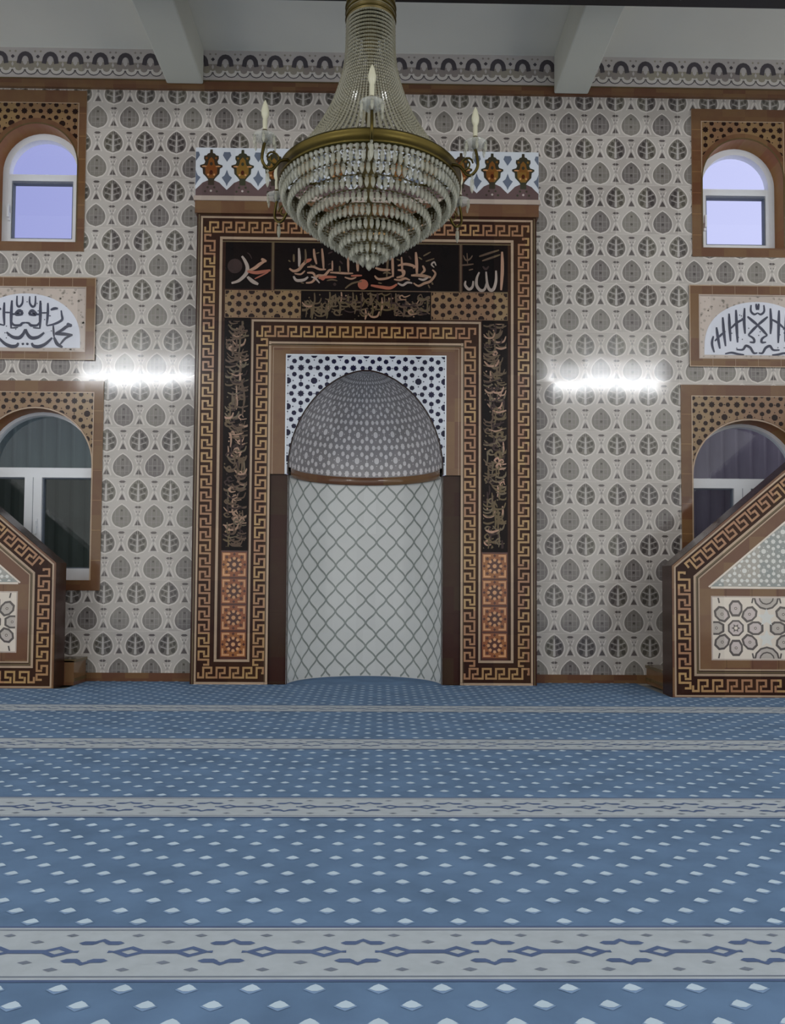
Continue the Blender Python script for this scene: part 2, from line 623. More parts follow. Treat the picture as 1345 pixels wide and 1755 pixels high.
def leaf_b(m, x, z):
    m.poly(ogee(x, z, 0.094, 0.112), 'outline', 0.0008)
    m.poly(ogee(x, z, 0.083, 0.099), 'leafB', 0.0012)
    m.poly([(x - 0.012, z - 0.085), (x + 0.012, z - 0.085), (x + 0.005, z + 0.06), (x - 0.005, z + 0.06)], 'leafBl', 0.0018)
    for sx in (-1, 1):
        for (dx, dz, r) in ((0.027, 0.045, 0.019), (0.055, 0.008, 0.017), (0.026, -0.008, 0.013), (0.046, -0.050, 0.023)):
            m.ngon(x + sx * dx, z + dz, r, 6, 'leafBd', 0.0018, 0.3, 0.85, 1.1)
        for dz in (-0.03, 0.022):
            m.stroke([(x, z + dz - 0.012), (x + sx * 0.062, z + dz + 0.010)], 0.006, 'leafBl', 0.002)
    m.ngon(x, z + 0.078, 0.012, 6, 'leafBd', 0.002)


def wall_motifs(m, x, z):
    m.ngon(x, z + 0.079, 0.030, 6, 'motif', 0.0012, 0, 1.0, 0.38)
    for sx in (-1, 1):
        m.stroke([(x + sx * 0.012, z + 0.012), (x + sx * 0.034, z + 0.060)], 0.009, 'outline', 0.0011)
        m.stroke([(x + sx * 0.010, z - 0.005), (x + sx * 0.040, z - 0.088)], 0.011, 'outline', 0.0011)
    m.poly([(x - 0.027, z - 0.078), (x + 0.027, z - 0.078), (x, z - 0.026)], 'motif', 0.0012)
    m.ngon(x, z + 0.012, 0.011, 4, 'leafAl', 0.0012, 0, 1.0, 1.3)
    m.ngon(x - 0.013, z + 0.038, 0.008, 5, 'leafAl', 0.0012)
    m.ngon(x + 0.013, z + 0.038, 0.008, 5, 'leafAl', 0.0012)


# ------------------------------------------------------------------ layout of the prayer wall
CZ = 5.55                       # ceiling height
WX = 6.6                        # half width of the hall
WIN = {  # centre x, half opening, springing z, arch rise, sill z, frame half width, frame z0, frame z1
    1: (-2.913, 0.360, 4.510, 0.360, 3.816, 0.432, 3.735, 5.172),
    2: (3.330, 0.360, 4.463, 0.360, 3.840, 0.455, 3.759, 5.095),
    3: (-2.863, 0.492, 1.860, 0.489, 0.862, 0.583, 0.774, 2.590),
    4: (3.363, 0.500, 1.812, 0.489, 0.862, 0.603, 0.774, 2.612),
}
PAN = {1: (-2.967, 0.600, 2.776, 3.497), 2: (3.446, 0.603, 2.776, 3.497)}
holes = [(c - h - 0.012, c + h + 0.012, s0 - 0.012, sp + rise + 0.012) for c, h, sp, rise, s0, fh, f0, f1 in WIN.values()]
holes.append((-0.72, 0.72, -1.0, 2.78))


def cells(rects, xr, zr):
    xs = sorted({xr[0], xr[1]} | {v for r in rects for v in r[:2] if xr[0] < v < xr[1]})
    zs = sorted({zr[0], zr[1]} | {v for r in rects for v in r[2:] if zr[0] < v < zr[1]})
    out = []
    for i in range(len(xs) - 1):
        run = None
        for j in range(len(zs) - 1):
            cx, cz = (xs[i] + xs[i + 1]) / 2, (zs[j] + zs[j + 1]) / 2
            free = not any(r[0] < cx < r[1] and r[2] < cz < r[3] for r in rects)
            if free:
                run = (run[0], zs[j + 1]) if run else (zs[j], zs[j + 1])
            if (not free or j == len(zs) - 2) and run:
                out.append((xs[i], xs[i + 1], run[0], run[1]))
                run = None
    return out


# floor, ceiling, beams
m = MB()
m.box(-WX, WX, -9.5, 0.62, -0.15, -0.02, 'slab')
tag(m.build('floor'), kind='structure')
m = MB()
m.box(-WX, WX, -9.5, 0.3, CZ, CZ + 0.2, 'ceil')
tag(m.build('ceiling'), kind='structure')
for i, (x0, x1, z) in enumerate(((-1.776, -1.455, 5.232), (1.642, 1.945, 5.196))):
    m = MB()
    m.box(x0, x1, -9.4, -0.034, z, CZ, 'beam')
    o = tag(m.build('trim_%d' % (i + 1)), kind='structure')
    b = o.modifiers.new('bevel', 'BEVEL')
    b.width = 0.012
    b.segments = 2
m = MB()
m.box(-WX, WX, -1.62, -1.42, 4.972, CZ, 'darkbeam')
tag(m.build('trim_3'), kind='structure')

# the tiled wall
m = MB(front(0.0))
for x0, x1, z0, z1 in cells(holes, (-WX, WX), (-0.15, CZ)):
    m.box(x0, x1, 0.0, 0.28, z0, z1, 'wall')
blocked = [(c - fh + 0.004, c + fh - 0.004, f0 + 0.004, f1 - 0.004) for c, h, sp, rise, s0, fh, f0, f1 in WIN.values()]
blocked += [(c - fh + 0.004, c + fh - 0.004, f0 + 0.004, f1 - 0.004) for c, fh, f0, f1 in PAN.values()]
blocked += [(-1.44, 1.44, -1.0, 4.14), (-1.46, 1.46, 4.0, 4.57)]
free = cells(blocked, (-6.5, 6.5), (0.06, 5.19))
m.clips = [((a, b, c, d), rect_planes(a, b, c, d)) for a, b, c, d in free]
for j in range(-1, 12):
    za = 0.535 + 0.441 * j
    for i in range(-17, 33):
        xa = -2.107 + 0.2777 * i
        leaf_a(m, xa, za)
        wall_motifs(m, xa + 0.13885, za)
        leaf_b(m, xa + 0.13885, za + 0.2205)
        wall_motifs(m, xa, za + 0.2205)
# hairline joints between the wall tiles
for j in range(0, 12):
    z = 0.535 - 0.11 + 0.441 * j
    m.rect(-6.5, 6.5, z - 0.0015, z + 0.0015, 'outline', 0.0022)
for i in range(-16, 32):
    x = -2.107 - 0.13885 + 0.2777 * i
    m.rect(x - 0.0012, x + 0.0012, 0.06, 5.19, 'outline', 0.0022)
tag(m.build('wall_front'), kind='structure')

# skirting
for s, nm in ((-1, 'left'), (1, 'right')):
    m = MB()
    a, b = sorted((s * 1.455, s * 6.0))
    m.box(a, b, -0.016, 0.0, 0.0, 0.072, 'brown')
    tag(m.build('baseboard_%s' % nm), kind='structure')

# brown moulding and frieze under the ceiling
m = MB(front(-0.03))
m.box(-WX, WX, -0.03, 0.0, 5.192, 5.262, 'brown')
m.box(-WX, WX, -0.034, 0.0, 5.262, 5.272, 'olive')
tag(m.build('trim_4'), kind='structure')
m = MB(front(-0.02))
m.box(-WX, WX, -0.02, 0.0, 5.272, CZ, 'frz')
m.clips = [(None, rect_planes(-6.5, 6.5, 5.27, CZ - 0.002))]
m.rect(-6.5, 6.5, 5.330, 5.425, 'frzg')
for i in range(-12, 52):
    x = -3.024 + 0.2195 * (i - 6)
    pts = [(x + 0.05 * cos(a), 5.432 + 0.062 * sin(a)) for a in [pi * t / 8 for t in range(9)]]
    m.stroke([(x + 0.055, 5.405)] + pts + [(x - 0.055, 5.405)], 0.040, 'frzd', 0.0016)
    m.ngon(x, 5.43, 0.026, 6, 'frz', 0.002, pi / 2, 0.8, 1.6)
    m.ngon(x + 0.11, 5.468, 0.018, 4, 'frzd', 0.0016)
    m.ngon(x + 0.085, 5.515, 0.011, 4, 'frzg', 0.0016)
    m.ngon(x - 0.085, 5.515, 0.011, 4, 'frzg', 0.0016)
    for d in (-0.055, 0.055):
        m.stroke([(x + d + 0.044 * cos(a), 5.365 + 0.040 * sin(a)) for a in [pi + pi * t / 6 for t in range(7)]], 0.026, 'outline', 0.002)
        m.stroke([(x + d + 0.052 * cos(a), 5.352 + 0.046 * sin(a)) for a in [pi + pi * t / 6 for t in range(7)]], 0.007, 'frzd', 0.0022)
    m.ngon(x + 0.11, 5.40, 0.016, 4, 'frz', 0.0016, 0, 0.7, 1.5)
tag(m.build('trim_5'), kind='structure')


# ------------------------------------------------------------------ windows
def arch_pts(c, h, sp, rise, n=24):
    return [(c + h * cos(pi * i / n), sp + rise * sin(pi * i / n)) for i in range(n + 1)]


def arch_plate(m, c, h, sp, rise, s0, x0, x1, z0, z1, y, k):
    """flat plate x0..x1, z0..z1 with an arched opening"""
    A = arch_pts(c, h, sp, rise)
    m.face([(x0, y, z0), (x1, y, z0), (x1, y, s0), (x0, y, s0)], k)
    m.face([(x0, y, s0), (c - h, y, s0), (c - h, y, sp), (x0, y, sp)], k)
    m.face([(c + h, y, s0), (x1, y, s0), (x1, y, sp), (c + h, y, sp)], k)
    m.face([(x0, y, sp), (c - h, y, sp), (c - h, y, z1), (x0, y, z1)], k)
    m.face([(c + h, y, sp), (x1, y, sp), (x1, y, z1), (c + h, y, z1)], k)
    for i in range(len(A) - 1):
        a, b = A[i], A[i + 1]
        m.face([(b[0], y, b[1]), (a[0], y, a[1]), (a[0], y, z1), (b[0], y, z1)], k)


def arch_band(m, c, h, sp, rise, s0, t, y0, y1, k, sill=True):
    """frame bar of thickness t that follows the arched opening from the inside"""
    def loop(d):
        q = [(c + (h - d) * cos(pi * i / 24), sp + (rise - d) * sin(pi * i / 24)) for i in range(25)]
        q.append((c - h + d, s0 + d))
        q.append((c + h - d, s0 + d))
        return q
    O, I = loop(0.0), loop(t)
    n = len(O)
    for i in range(n):
        j = (i + 1) % n
        for y, (p, q, r, s) in ((y0, (O[i], O[j], I[j], I[i])), (y1, (I[i], I[j], O[j], O[i]))):
            m.face([(p[0], y, p[1]), (q[0], y, q[1]), (r[0], y, r[1]), (s[0], y, s[1])], k)
        m.face([(I[i][0], y0, I[i][1]), (I[j][0], y0, I[j][1]), (I[j][0], y1, I[j][1]), (I[i][0], y1, I[i][1])], k)


def pane_arch(m, c, h, sp, rise, z0, y, k):
    A = [(c + h * cos(pi * i / 24), sp + rise * sin(pi * i / 24)) for i in range(25)]
    A = [p for p in A if p[1] >= z0 - 1e-6]
    if z0 < sp:
        A = A + [(c - h, z0), (c + h, z0)]
    m.face([(x, y, z) for x, z in A], k)


def bar_frame(m, x0, x1, z0, z1, t, y0, y1, k):
    m.box(x0, x1, y0, y1, z0, z0 + t, k)
    m.box(x0, x1, y0, y1, z1 - t, z1, k)
    m.box(x0, x0 + t, y0, y1, z0 + t, z1 - t, k)
    m.box(x1 - t, x1, y0, y1, z0 + t, z1 - t, k)


def window(n, upper):
    c, h, sp, rise, s0, fh, f0, f1 = WIN[n]
    root = tag(empty('window_%d' % n, (c, 0, s0)), kind='structure')
    inv = Vector((-c, 0, -s0))
    R = 0.15                                   # depth of the reveal
    m = MB(front(-0.012))
    Y = -0.012
    x0, x1 = c - fh, c + fh
    arch_plate(m, c, h, sp, rise, s0, x0, x1, f0, f1, Y, 'brown')
    for q in (((x0, Y, f0), (x1, Y, f0), (x1, 0, f0), (x0, 0, f0)), ((x0, Y, f1), (x1, Y, f1), (x1, 0, f1), (x0, 0, f1)),
              ((x0, Y, f0), (x0, Y, f1), (x0, 0, f1), (x0, 0, f0)), ((x1, Y, f0), (x1, Y, f1), (x1, 0, f1), (x1, 0, f0))):
        m.face(q, 'line')
    # reveal
    A = arch_pts(c, h, sp, rise)
    loop = A + [(c - h, s0), (c + h, s0)]
    for i in range(len(loop)):
        a, b = loop[i], loop[(i + 1) % len(loop)]
        m.face([(a[0], Y, a[1]), (b[0], Y, b[1]), (b[0], R + 0.06, b[1]), (a[0], R + 0.06, a[1])], 'reveal')
    # pierced-star tile spandrel above the springing
    bw = fh - h
    gx0, gx1, gz0, gz1 = x0 + bw * 0.92, x1 - bw * 0.92, sp - (0.02 if upper else 0.03), f1 - (0.115 if upper else 0.10)
    edge = 0.05 if upper else 0.016
    N = 40
    for i in range(N):
        xa, xb = gx0 + (gx1 - gx0) * i / N, gx0 + (gx1 - gx0) * (i + 1) / N
        def top(x):
            t = 1 - ((x - c) / (h + edge)) ** 2
            return sp + (rise + edge) * sqrt(t) if t > 0 else gz0
        ta, tb = max(top(xa), gz0), max(top(xb), gz0)
        if ta < gz1 and tb < gz1:
            m.poly([(xa, ta), (xb, tb), (xb, gz1), (xa, gz1)], 'girt', 0.001)
    m.clips = [(None, rect_planes(gx0 + 0.004, gx1 - 0.004, gz0, gz1 - 0.004))]
    m.trim = outside([(c + (h + edge) * cos(pi * i / 48), sp + (rise + edge) * sin(pi * i / 48)) for i in range(49)])
    girih(m, gx0, gx1, gz0, gz1, 0.222, c - 0.11, gz1 - 0.075, 'gird', lift=0.0018)
    m.trim = None
    m.clips = None
    m.stroke([(gx0, gz0), (gx0, gz1), (gx1, gz1), (gx1, gz0)], 0.008, 'line', 0.0022)
    # rim of the arch
    E = [(c + (h + 0.006) * cos(pi * i / 24), sp + (rise + 0.006) * sin(pi * i / 24)) for i in range(25)]
    m.stroke([(c + h + 0.006, s0)] + E + [(c - h - 0.006, s0)], 0.012, 'line' if not upper else 'olive', 0.0026)
    # the brown border is laid from single tiles: pale joints
    for i in range(1, 7):
        z = f0 + (f1 - f0) * i / 7
        for xa, xb in ((x0, c - h - 0.012), (c + h + 0.012, x1)):
            m.rect(xa, xb, z - 0.0015, z + 0.0015, 'tan', 0.0012)
    o = m.build('surround', root, inv)
    # white frame
    m = MB()
    t = 0.055 if upper else 0.028
    arch_band(m, c, h, sp, rise, s0, t, R, R + 0.07, 'pvc')
    if upper:
        tz = sp - 0.03
        m.box(c - h + t, c + h - t, R + 0.005, R + 0.065, tz - 0.018, tz + 0.018, 'pvc')
    else:
        tz = sp - 0.05
        mx = c + (-0.07 if n == 3 else 0.0)
        m.box(c - h + t, c + h - t, R - 0.004, R + 0.066, tz - 0.043, tz + 0.043, 'pvc')
        m.box(c - h + t, c + h - t, R + 0.001, R + 0.064, s0 + t, s0 + t + 0.075, 'pvc')
    m.build('window_frame', root, inv)
    # panes and sashes
    yg = R + 0.035
    g = 'glass' if upper else 'glassd'
    m = MB()
    pane_arch(m, c, h - t, sp, rise - t, tz + 0.028, yg, g)
    m.build('fanlight_pane', root, inv)
    if upper:
        m = MB()
        bar_frame(m, c - h + t, c + h - t, s0 + t, tz - 0.018, 0.032, R - 0.014, R + 0.05, 'pvc')
        bar_frame(m, c - h + t + 0.035, c + h - t - 0.035, s0 + t + 0.035, tz - 0.063, 0.007, R - 0.006, R + 0.045, 'gasket')
        sash = m.build('sash', root, inv)
        m = MB()
        m.face([(c - h + t + 0.035, yg, s0 + t + 0.035), (c + h - t - 0.035, yg, s0 + t + 0.035),
                (c + h - t - 0.035, yg, tz - 0.063), (c - h + t + 0.035, yg, tz - 0.063)], g)
        m.build('sash_pane', sash)
        m = MB()
        x = c - h + t + 0.018
        zc = (s0 + tz) / 2 - 0.05
        m.box(x - 0.010, x + 0.010, R - 0.03, R - 0.012, zc - 0.035, zc + 0.035, 'pvc')
        m.box(x - 0.008, x + 0.008, R - 0.05, R - 0.03, zc - 0.012, zc + 0.10, 'pvc')
        m.build('handle', sash)
    else:
        m = MB()
        za, zb = s0 + t + 0.075, tz - 0.043
        m.box(mx - 0.075, mx + 0.075, R - 0.012, R + 0.058, za, zb, 'pvc')
        m.box(mx - 0.002, mx + 0.002, R - 0.0135, R - 0.011, za, zb, 'gasket')
        post = m.build('mullion', root, inv)
        m = MB()
        zc = (za + zb) / 2
        x = mx + 0.035
        m.box(x - 0.011, x + 0.011, R - 0.03, R - 0.014, zc - 0.035, zc + 0.035, 'pvc')
        m.box(x - 0.009, x + 0.009, R - 0.052, R - 0.03, zc - 0.10, zc + 0.012, 'pvc')
        m.build('handle', post)
        for xa, xb in ((c - h + t, mx - 0.075), (mx + 0.075, c + h - t)):
            m = MB()
            bar_frame(m, xa, xb, za, zb, 0.010, R + 0.01, R + 0.05, 'gasket')
            m.face([(xa + 0.01, yg, za + 0.01), (xb - 0.01, yg, za + 0.01), (xb - 0.01, yg, zb - 0.01), (xa + 0.01, yg, zb - 0.01)], g)
            m.build('lower_pane', root, inv)


for n in WIN:
    window(n, n < 3)

# closed porch of ribbed sheet behind each lower window
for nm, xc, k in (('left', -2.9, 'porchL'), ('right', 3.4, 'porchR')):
    m = MB()
    yb = 1.25
    rows = [[], []]
    nx = 60
    for i in range(nx + 1):
        x = xc - 1.5 + 3.0 * i / nx
        y = yb + (0.025 if i % 3 == 0 else 0.0)
        rows[0].append((x, y, -0.1))
        rows[1].append((x, y, 1.92))
    m.grid(rows, k + 'd', False)  # lower part of the sheet in a darker colour
    m.grid([rows[1], [(x, y, 3.05) for x, y, z in rows[1]]], k, False)
    for x in (xc - 1.5, xc + 1.5):
        m.face([(x, 0.29, -0.1), (x, yb + 0.02, -0.1), (x, yb + 0.02, 2.2), (x, 0.29, 2.2)], k)
    tag(m.build('wall_porch_%s' % nm), kind='structure')


# ------------------------------------------------------------------ calligraphy panels on the wall
def wall_panel(n, label, strokes, ppm=198.0):
    c, fh, f0, f1 = PAN[n]
    root = tag(empty('calligraphy_panel', (c, 0, f0)), label, 'tile panel', 'calligraphy panels between the windows')
    inv = Vector((-c, 0, -f0))
    x0, x1 = c - fh, c + fh
    b = 0.085
    m = MB(front(-0.016))
    m.box(x0, x1, -0.016, -0.003, f0, f0 + b - 0.012, 'brown')
    m.box(x0, x1, -0.016, -0.003, f1 - b, f1, 'brown')
    m.box(x0, x0 + b, -0.016, -0.003, f0 + b - 0.012, f1 - b, 'brown')
    m.box(x1 - b, x1, -0.016, -0.003, f0 + b - 0.012, f1 - b, 'brown')
    m.stroke([(x0 + b, f0 + b - 0.012), (x1 - b, f0 + b - 0.012), (x1 - b, f1 - b), (x0 + b, f1 - b)], 0.010, 'beige', 0.0014, True)
    m.stroke([(x0, f0), (x1, f0), (x1, f1), (x0, f1)], 0.008, 'line', 0.0014, True)
    for i in range(1, 6):
        x = x0 + 2 * fh * i / 6
        m.rect(x - 0.0015, x + 0.0015, f0, f0 + b - 0.018, 'line', 0.0012)
        m.rect(x - 0.0015, x + 0.0015, f1 - b + 0.006, f1, 'line', 0.0012)
    m.build('border', root, inv)
    m = MB(front(-0.010))
    i0, i1, j0, j1 = x0 + b, x1 - b, f0 + b - 0.012, f1 - b
    m.box(i0, i1, -0.010, -0.003, j0, j1, 'panelb')
    rnd = random.Random(n)
    m.clips = [(None, rect_planes(i0 + 0.01, i1 - 0.01, j0 + 0.01, j1 - 0.01))]
    for q in range(240):
        m.ngon(rnd.uniform(i0, i1), rnd.uniform(j0, j1), rnd.uniform(0.006, 0.014), 5, 'panels', 0.001, rnd.random() * 6)
    W2, H2 = 0.475, (j1 - j0) * 0.90
    lun = [(c + W2 * cos(pi * t / 30), j0 + 0.075 + (H2 - 0.075) * sin(pi * t / 30) ** 0.8) for t in range(31)]
    m.poly([(c + W2, j0 + 0.03)] + lun + [(c - W2, j0 + 0.03)], 'panel', 0.0016)
    m.clips = None
    for pts, w in strokes:
        for sx in (1, -1):
            pen(m, [(c + sx * px / ppm, j0 + (pz) / ppm) for px, pz in pts], w / ppm, 'inkn', lift=0.003)
    for q in range(26):
        a, rr = rnd.uniform(0.1, pi - 0.1), rnd.uniform(0.3, 0.9)
        m.ngon(c + W2 * rr * cos(a), j0 + 0.05 + (H2 - 0.05) * rr * sin(a), 0.006, 5, 'inkn', 0.0032)
    o = m.build('lettered_field', root, inv)
    o['label'] = 'white lunette with navy calligraphy on beige speckled tiles'


def T(pts, cx, bot, s):
    return [((x - cx) / s, (bot - y) / s) for x, y in pts]


sl = 7.912
SL = [([(548, 265), (552, 460), (550, 640)], 5.2), ([(650, 295), (652, 450), (640, 610)], 4.6), ([(480, 200), (478, 320), (445, 350), (405, 300), (402, 205)], 4.0),
      ([(395, 452), (420, 415), (450, 412), (485, 452), (440, 460), (395, 455)], 6.5), ([(485, 455), (560, 455)], 3.4), ([(560, 435), (650, 432)], 3.0),
      ([(690, 392), (740, 372), (790, 372)], 5.0), ([(832, 395), (842, 460), (850, 520), (800, 560), (730, 590), (640, 612)], 4.4),
      ([(355, 570), (400, 580), (430, 608), (510, 606), (545, 560)], 4.6), ([(358, 660), (385, 730), (440, 780), (530, 768), (610, 705)], 6.2),
      ([(445, 850), (470, 890), (540, 900), (630, 862), (720, 775)], 6.2), ([(760, 716), (850, 668), (915, 618), (985, 600)], 5.4), ([(915, 575), (950, 600), (985, 602)], 6.5),
      ([(755, 720), (860, 722), (995, 735)], 6.0), ([(995, 735), (900, 780), (825, 870)], 4.0), ([(745, 770), (790, 860), (865, 905)], 6.0), ([(730, 600), (735, 680), (745, 770)], 3.6),
      ([(320, 850), (330, 880)], 4.5), ([(455, 640), (560, 648)], 2.6)]
wall_panel(1, 'brown framed tile panel with navy calligraphy in round loops, left wall',
           [(T(p, 355, 960, sl), w) for p, w in SL])
sr = 4.483
SR = [([(1130, 470), (1165, 440), (1210, 402)], 4.8), ([(1130, 470), (1165, 505), (1205, 550)], 4.8), ([(1205, 550), (1165, 575), (1160, 605), (1195, 605)], 4.2),
      ([(1180, 310), (1182, 360), (1155, 385), (1130, 372)], 3.8), ([(1140, 300), (1136, 350)], 4.0), ([(1232, 335), (1236, 450), (1230, 540)], 5.0), ([(1300, 350), (1296, 470), (1290, 610)], 5.2),
      ([(1232, 420), (1290, 450), (1345, 500)], 4.2), ([(1355, 380), (1352, 480), (1345, 600)], 5.0), ([(1405, 410), (1398, 520), (1385, 640)], 5.0), ([(1455, 490), (1445, 570), (1430, 660)], 5.0),
      ([(1385, 520), (1430, 560), (1470, 600)], 4.0), ([(1300, 665), (1250, 665), (1225, 635), (1190, 650), (1165, 690), (1135, 690)], 4.6), ([(1390, 700), (1340, 690), (1290, 700), (1240, 705)], 4.0),
      ([(1480, 560), (1492, 620), (1475, 690)], 4.4)]
wall_panel(2, 'brown framed tile panel with navy upright strokes crossing mid panel, right wall',
           [(T(p, 1130, 735, sr), w) for p, w in SR])


# ------------------------------------------------------------------ mihrab
FY = -0.20
mih = tag(empty('mihrab', (0, FY, 0)), 'tall brown tiled prayer niche with black lettered bands and a white lattice recess', 'prayer niche')
off = Vector((0, -FY, 0))


def mpart(m, name, label=None, parent=None):
    o = m.build(name, parent or mih, off if parent is None else None)
    if label:
        o['label'] = label
    return o


NR = 0.655                 # niche radius
SPZ, APZ = 1.80, 2.657     # springing and apex of the niche arch


def arch_x(z):
    """half width of the slightly pointed arch at height z"""
    t = min(1.0, max(0.0, (z - SPZ) / (APZ - SPZ)))
    return NR * (1 - t ** 2.0) ** 0.56


def arch_z(x):
    t = min(1.0, abs(x) / NR)
    return SPZ + (APZ - SPZ) * (1 - t ** (1 / 0.56)) ** 0.5


# carcass
m = MB()
m.box(-1.452, -0.806, FY, 0.0, 0.0, 4.0, 'brownd')
m.box(0.806, 1.452, FY, 0.0, 0.0, 4.0, 'brownd')
m.box(-0.806, 0.806, FY, 0.0, 2.79, 4.0, 'brownd')
for s in (-1, 1):
    a, b = sorted((s * 0.672, s * 0.806))
    m.box(a, b, FY, 0.0, 1.768, 2.79, 'brown')
    a, b = sorted((s * 0.650, s * 0.806))
    m.box(a, b, FY + 0.03, 0.0, 0.0, 1.768, 'brownd')
mpart(m, 'carcass')
# cornice and crest
m = MB()
m.box(-1.468, 1.468, FY - 0.02, 0.0, 3.995, 4.10, 'brown')
m.box(-1.478, 1.478, FY - 0.03, 0.0, 4.10, 4.14, 'beige')
mpart(m, 'cornice')
m = MB(front(FY + 0.0))
m.box(-1.472, 1.472, FY, 0.0, 4.14, 4.572, 'cwhite')
m.clips = [(None, rect_planes(-1.47, 1.47, 4.142, 4.57))]
P = 2 * 1.472 / 11
for i in range(-1, 12):
    x = -1.472 + P * (i + 0.5)
    # spreading foot
    hf = [(P / 2, 4.14), (P / 2, 4.205), (0.105, 4.232), (0.072, 4.266), (0.03, 4.285)]
    q = [(x + p, z) for p, z in hf] + [(x - p, z) for p, z in hf[::-1]]
    m.poly(q, 'cplum', 0.0012)
    for dx, dz in ((0, 0.03), (-0.05, 0.025), (0.05, 0.025), (-0.028, 0.06), (0.028, 0.06)):
        m.ngon(x + dx, 4.165 + dz, 0.011, 5, 'petal' if dx == 0 else 'cdark', 0.002)
    # palmette
    half = [(0.026, 4.245), (0.026, 4.292), (0.036, 4.307), (0.070, 4.345), (0.074, 4.388), (0.096, 4.402), (0.096, 4.418), (0.060, 4.430), (0.052, 4.450),
            (0.064, 4.475), (0.062, 4.500), (0.040, 4.506), (0.030, 4.520), (0.013, 4.526), (0.011, 4.556)]
    m.poly([(x + p, z) for p, z in half] + [(x - p, z) for p, z in half[::-1]], 'cdark', 0.0014)
    m.poly([(x - 0.020, 4.305), (x + 0.020, 4.305), (x + 0.050, 4.345), (x + 0.052, 4.400), (x + 0.030, 4.425), (x + 0.022, 4.465), (x, 4.490), (x - 0.022, 4.465),
            (x - 0.030, 4.425), (x - 0.052, 4.400), (x - 0.050, 4.345)], 'corange', 0.0018)
    m.ngon(x, 4.355, 0.016, 6, 'oranged', 0.0022, 0, 1.0, 1.4)
    m.ngon(x, 4.430, 0.014, 6, 'cdark', 0.0022, 0, 1.0, 1.2)
    for sx in (-1, 1):
        m.ngon(x + sx * 0.058, 4.408, 0.015, 5, 'orangel', 0.0022, 0, 1.6, 0.5)
        m.ngon(x + sx * 0.026, 4.335, 0.010, 5, 'orangel', 0.0022)
        m.ngon(x + sx * 0.040, 4.480, 0.011, 5, 'corange', 0.0022)
    # lily in the white lozenge beside it
    xx = x + P / 2
    m.poly([(xx, 4.235), (xx + 0.010, 4.262), (xx + 0.044, 4.312), (xx + 0.020, 4.330), (xx + 0.010, 4.352), (xx, 4.382), (xx - 0.010, 4.352), (xx - 0.020, 4.330), (xx - 0.044, 4.312), (xx - 0.010, 4.262)], 'cblue', 0.0014)
    m.poly([(xx, 4.450), (xx + 0.036, 4.505), (xx + 0.026, 4.535), (xx - 0.026, 4.535), (xx - 0.036, 4.505)], 'cblue', 0.0014)
mpart(m, 'crest_band', 'white tiles with orange palmettes')

# face ornament: bands of the outer and the inner frame
face_y = FY


def band_part(name, segs, lines, key, label=None):
    m = MB(front(FY))
    for x0, x1, z0, z1, k in segs:
        m.rect(x0, x1, z0, z1, k, 0.0012)
    for x0, x1, z0, z1, k in lines:
        m.rect(x0, x1, z0, z1, k, 0.0020)
    for p0, p1, fl in key:
        key_run(m, p0, p1, 0.098, 0.0165, 'tan', 0.112, fl, 0.0028)
    return mpart(m, name, label)


OX, IX = 1.340, 0.884        # centre lines of the outer and inner meander
segs, lines, keys = [], [], []
for s in (-1, 1):
    def R(a, b, z0, z1, k, dst):
        x0, x1 = sorted((s * a, s * b))
        dst.append((x0, x1, z0, z1, k))
    R(1.23, 1.416, 0.212, 3.774, 'keyg', segs)
    R(1.416, 1.452, 0.0, 3.995, 'brownd', segs)
    R(1.402, 1.418, 0.022, 3.957, 'line', lines)
    R(1.428, 1.438, 0.0, 3.99, 'olive', lines)
    R(1.232, 1.254, 0.209, 3.775, 'line', lines)
    R(1.205, 1.229, 0.212, 3.774, 'keyg', segs)
    keys.append(((s * OX, 0.155), (s * OX, 3.82), s > 0))
segs.append((-1.416, 1.416, 3.776, 3.965, 'keyg'))
lines += [(-1.418, 1.418, 3.958, 3.975, 'line'), (-1.254, 1.254, 3.776, 3.798, 'line'), (-1.232, 1.232, 3.752, 3.762, 'olive')]
keys.append(((-1.39, 3.88), (1.39, 3.88), False))
band_part('outer_meander_border', segs, lines, keys)
segs, lines, keys = [], [], []
for s in (-1, 1):
    R(0.807, 0.985, 0.212, 2.873, 'keyg', segs)
    R(0.958, 0.976, 0.209, 3.067, 'line', lines)
    R(0.807, 0.826, 0.022, 2.90, 'line', lines)
    R(0.832, 0.836, 0.0, 2.91, 'olive', lines)
    keys.append(((s * IX, 0.155), (s * IX, 2.925), s < 0))
segs.append((-0.985, 0.985, 2.875, 3.085, 'keyg'))
lines += [(-0.976, 0.976, 3.068, 3.086, 'line'), (-0.806, 0.806, 2.880, 2.898, 'line'), (-0.826, 0.826, 2.866, 2.873, 'olive')]
keys.append(((-0.935, 2.985), (0.935, 2.985), False))
band_part('inner_meander_border', segs, lines, keys)
for s in (-1, 1):
    segs, lines, keys = [], [], []
    R(0.807, 1.416, 0.0, 0.21, 'keyg', segs)
    R(0.958, 1.254, 0.188, 0.208, 'line', lines)
    R(0.806, 1.418, 0.0, 0.020, 'line', lines)
    a, b = sorted((s * 0.835, s * 1.39))
    keys.append(((a, 0.098), (b, 0.098), False))
    band_part('foot_meander_border', segs, lines, keys)

# black panels along the top
def ground(x0, x1):
    m = MB(front(FY))
    m.rect(x0, x1, 3.347, 3.752, 'black', 0.0014)
    return m


def PXY(x, y):
    return (-1.21 + (x - 386) / (865 - 386) * 2.39, 3.751 - (y - 415) / (497 - 415) * 0.406)


def crop1(pts):
    return [PXY(380 + x / 5.604, 410 + y / 5.604) for x, y in pts]


def crop2(pts):
    return [PXY(600 + x / 4.804, 412 + (y - 8) / 4.804) for x, y in pts]


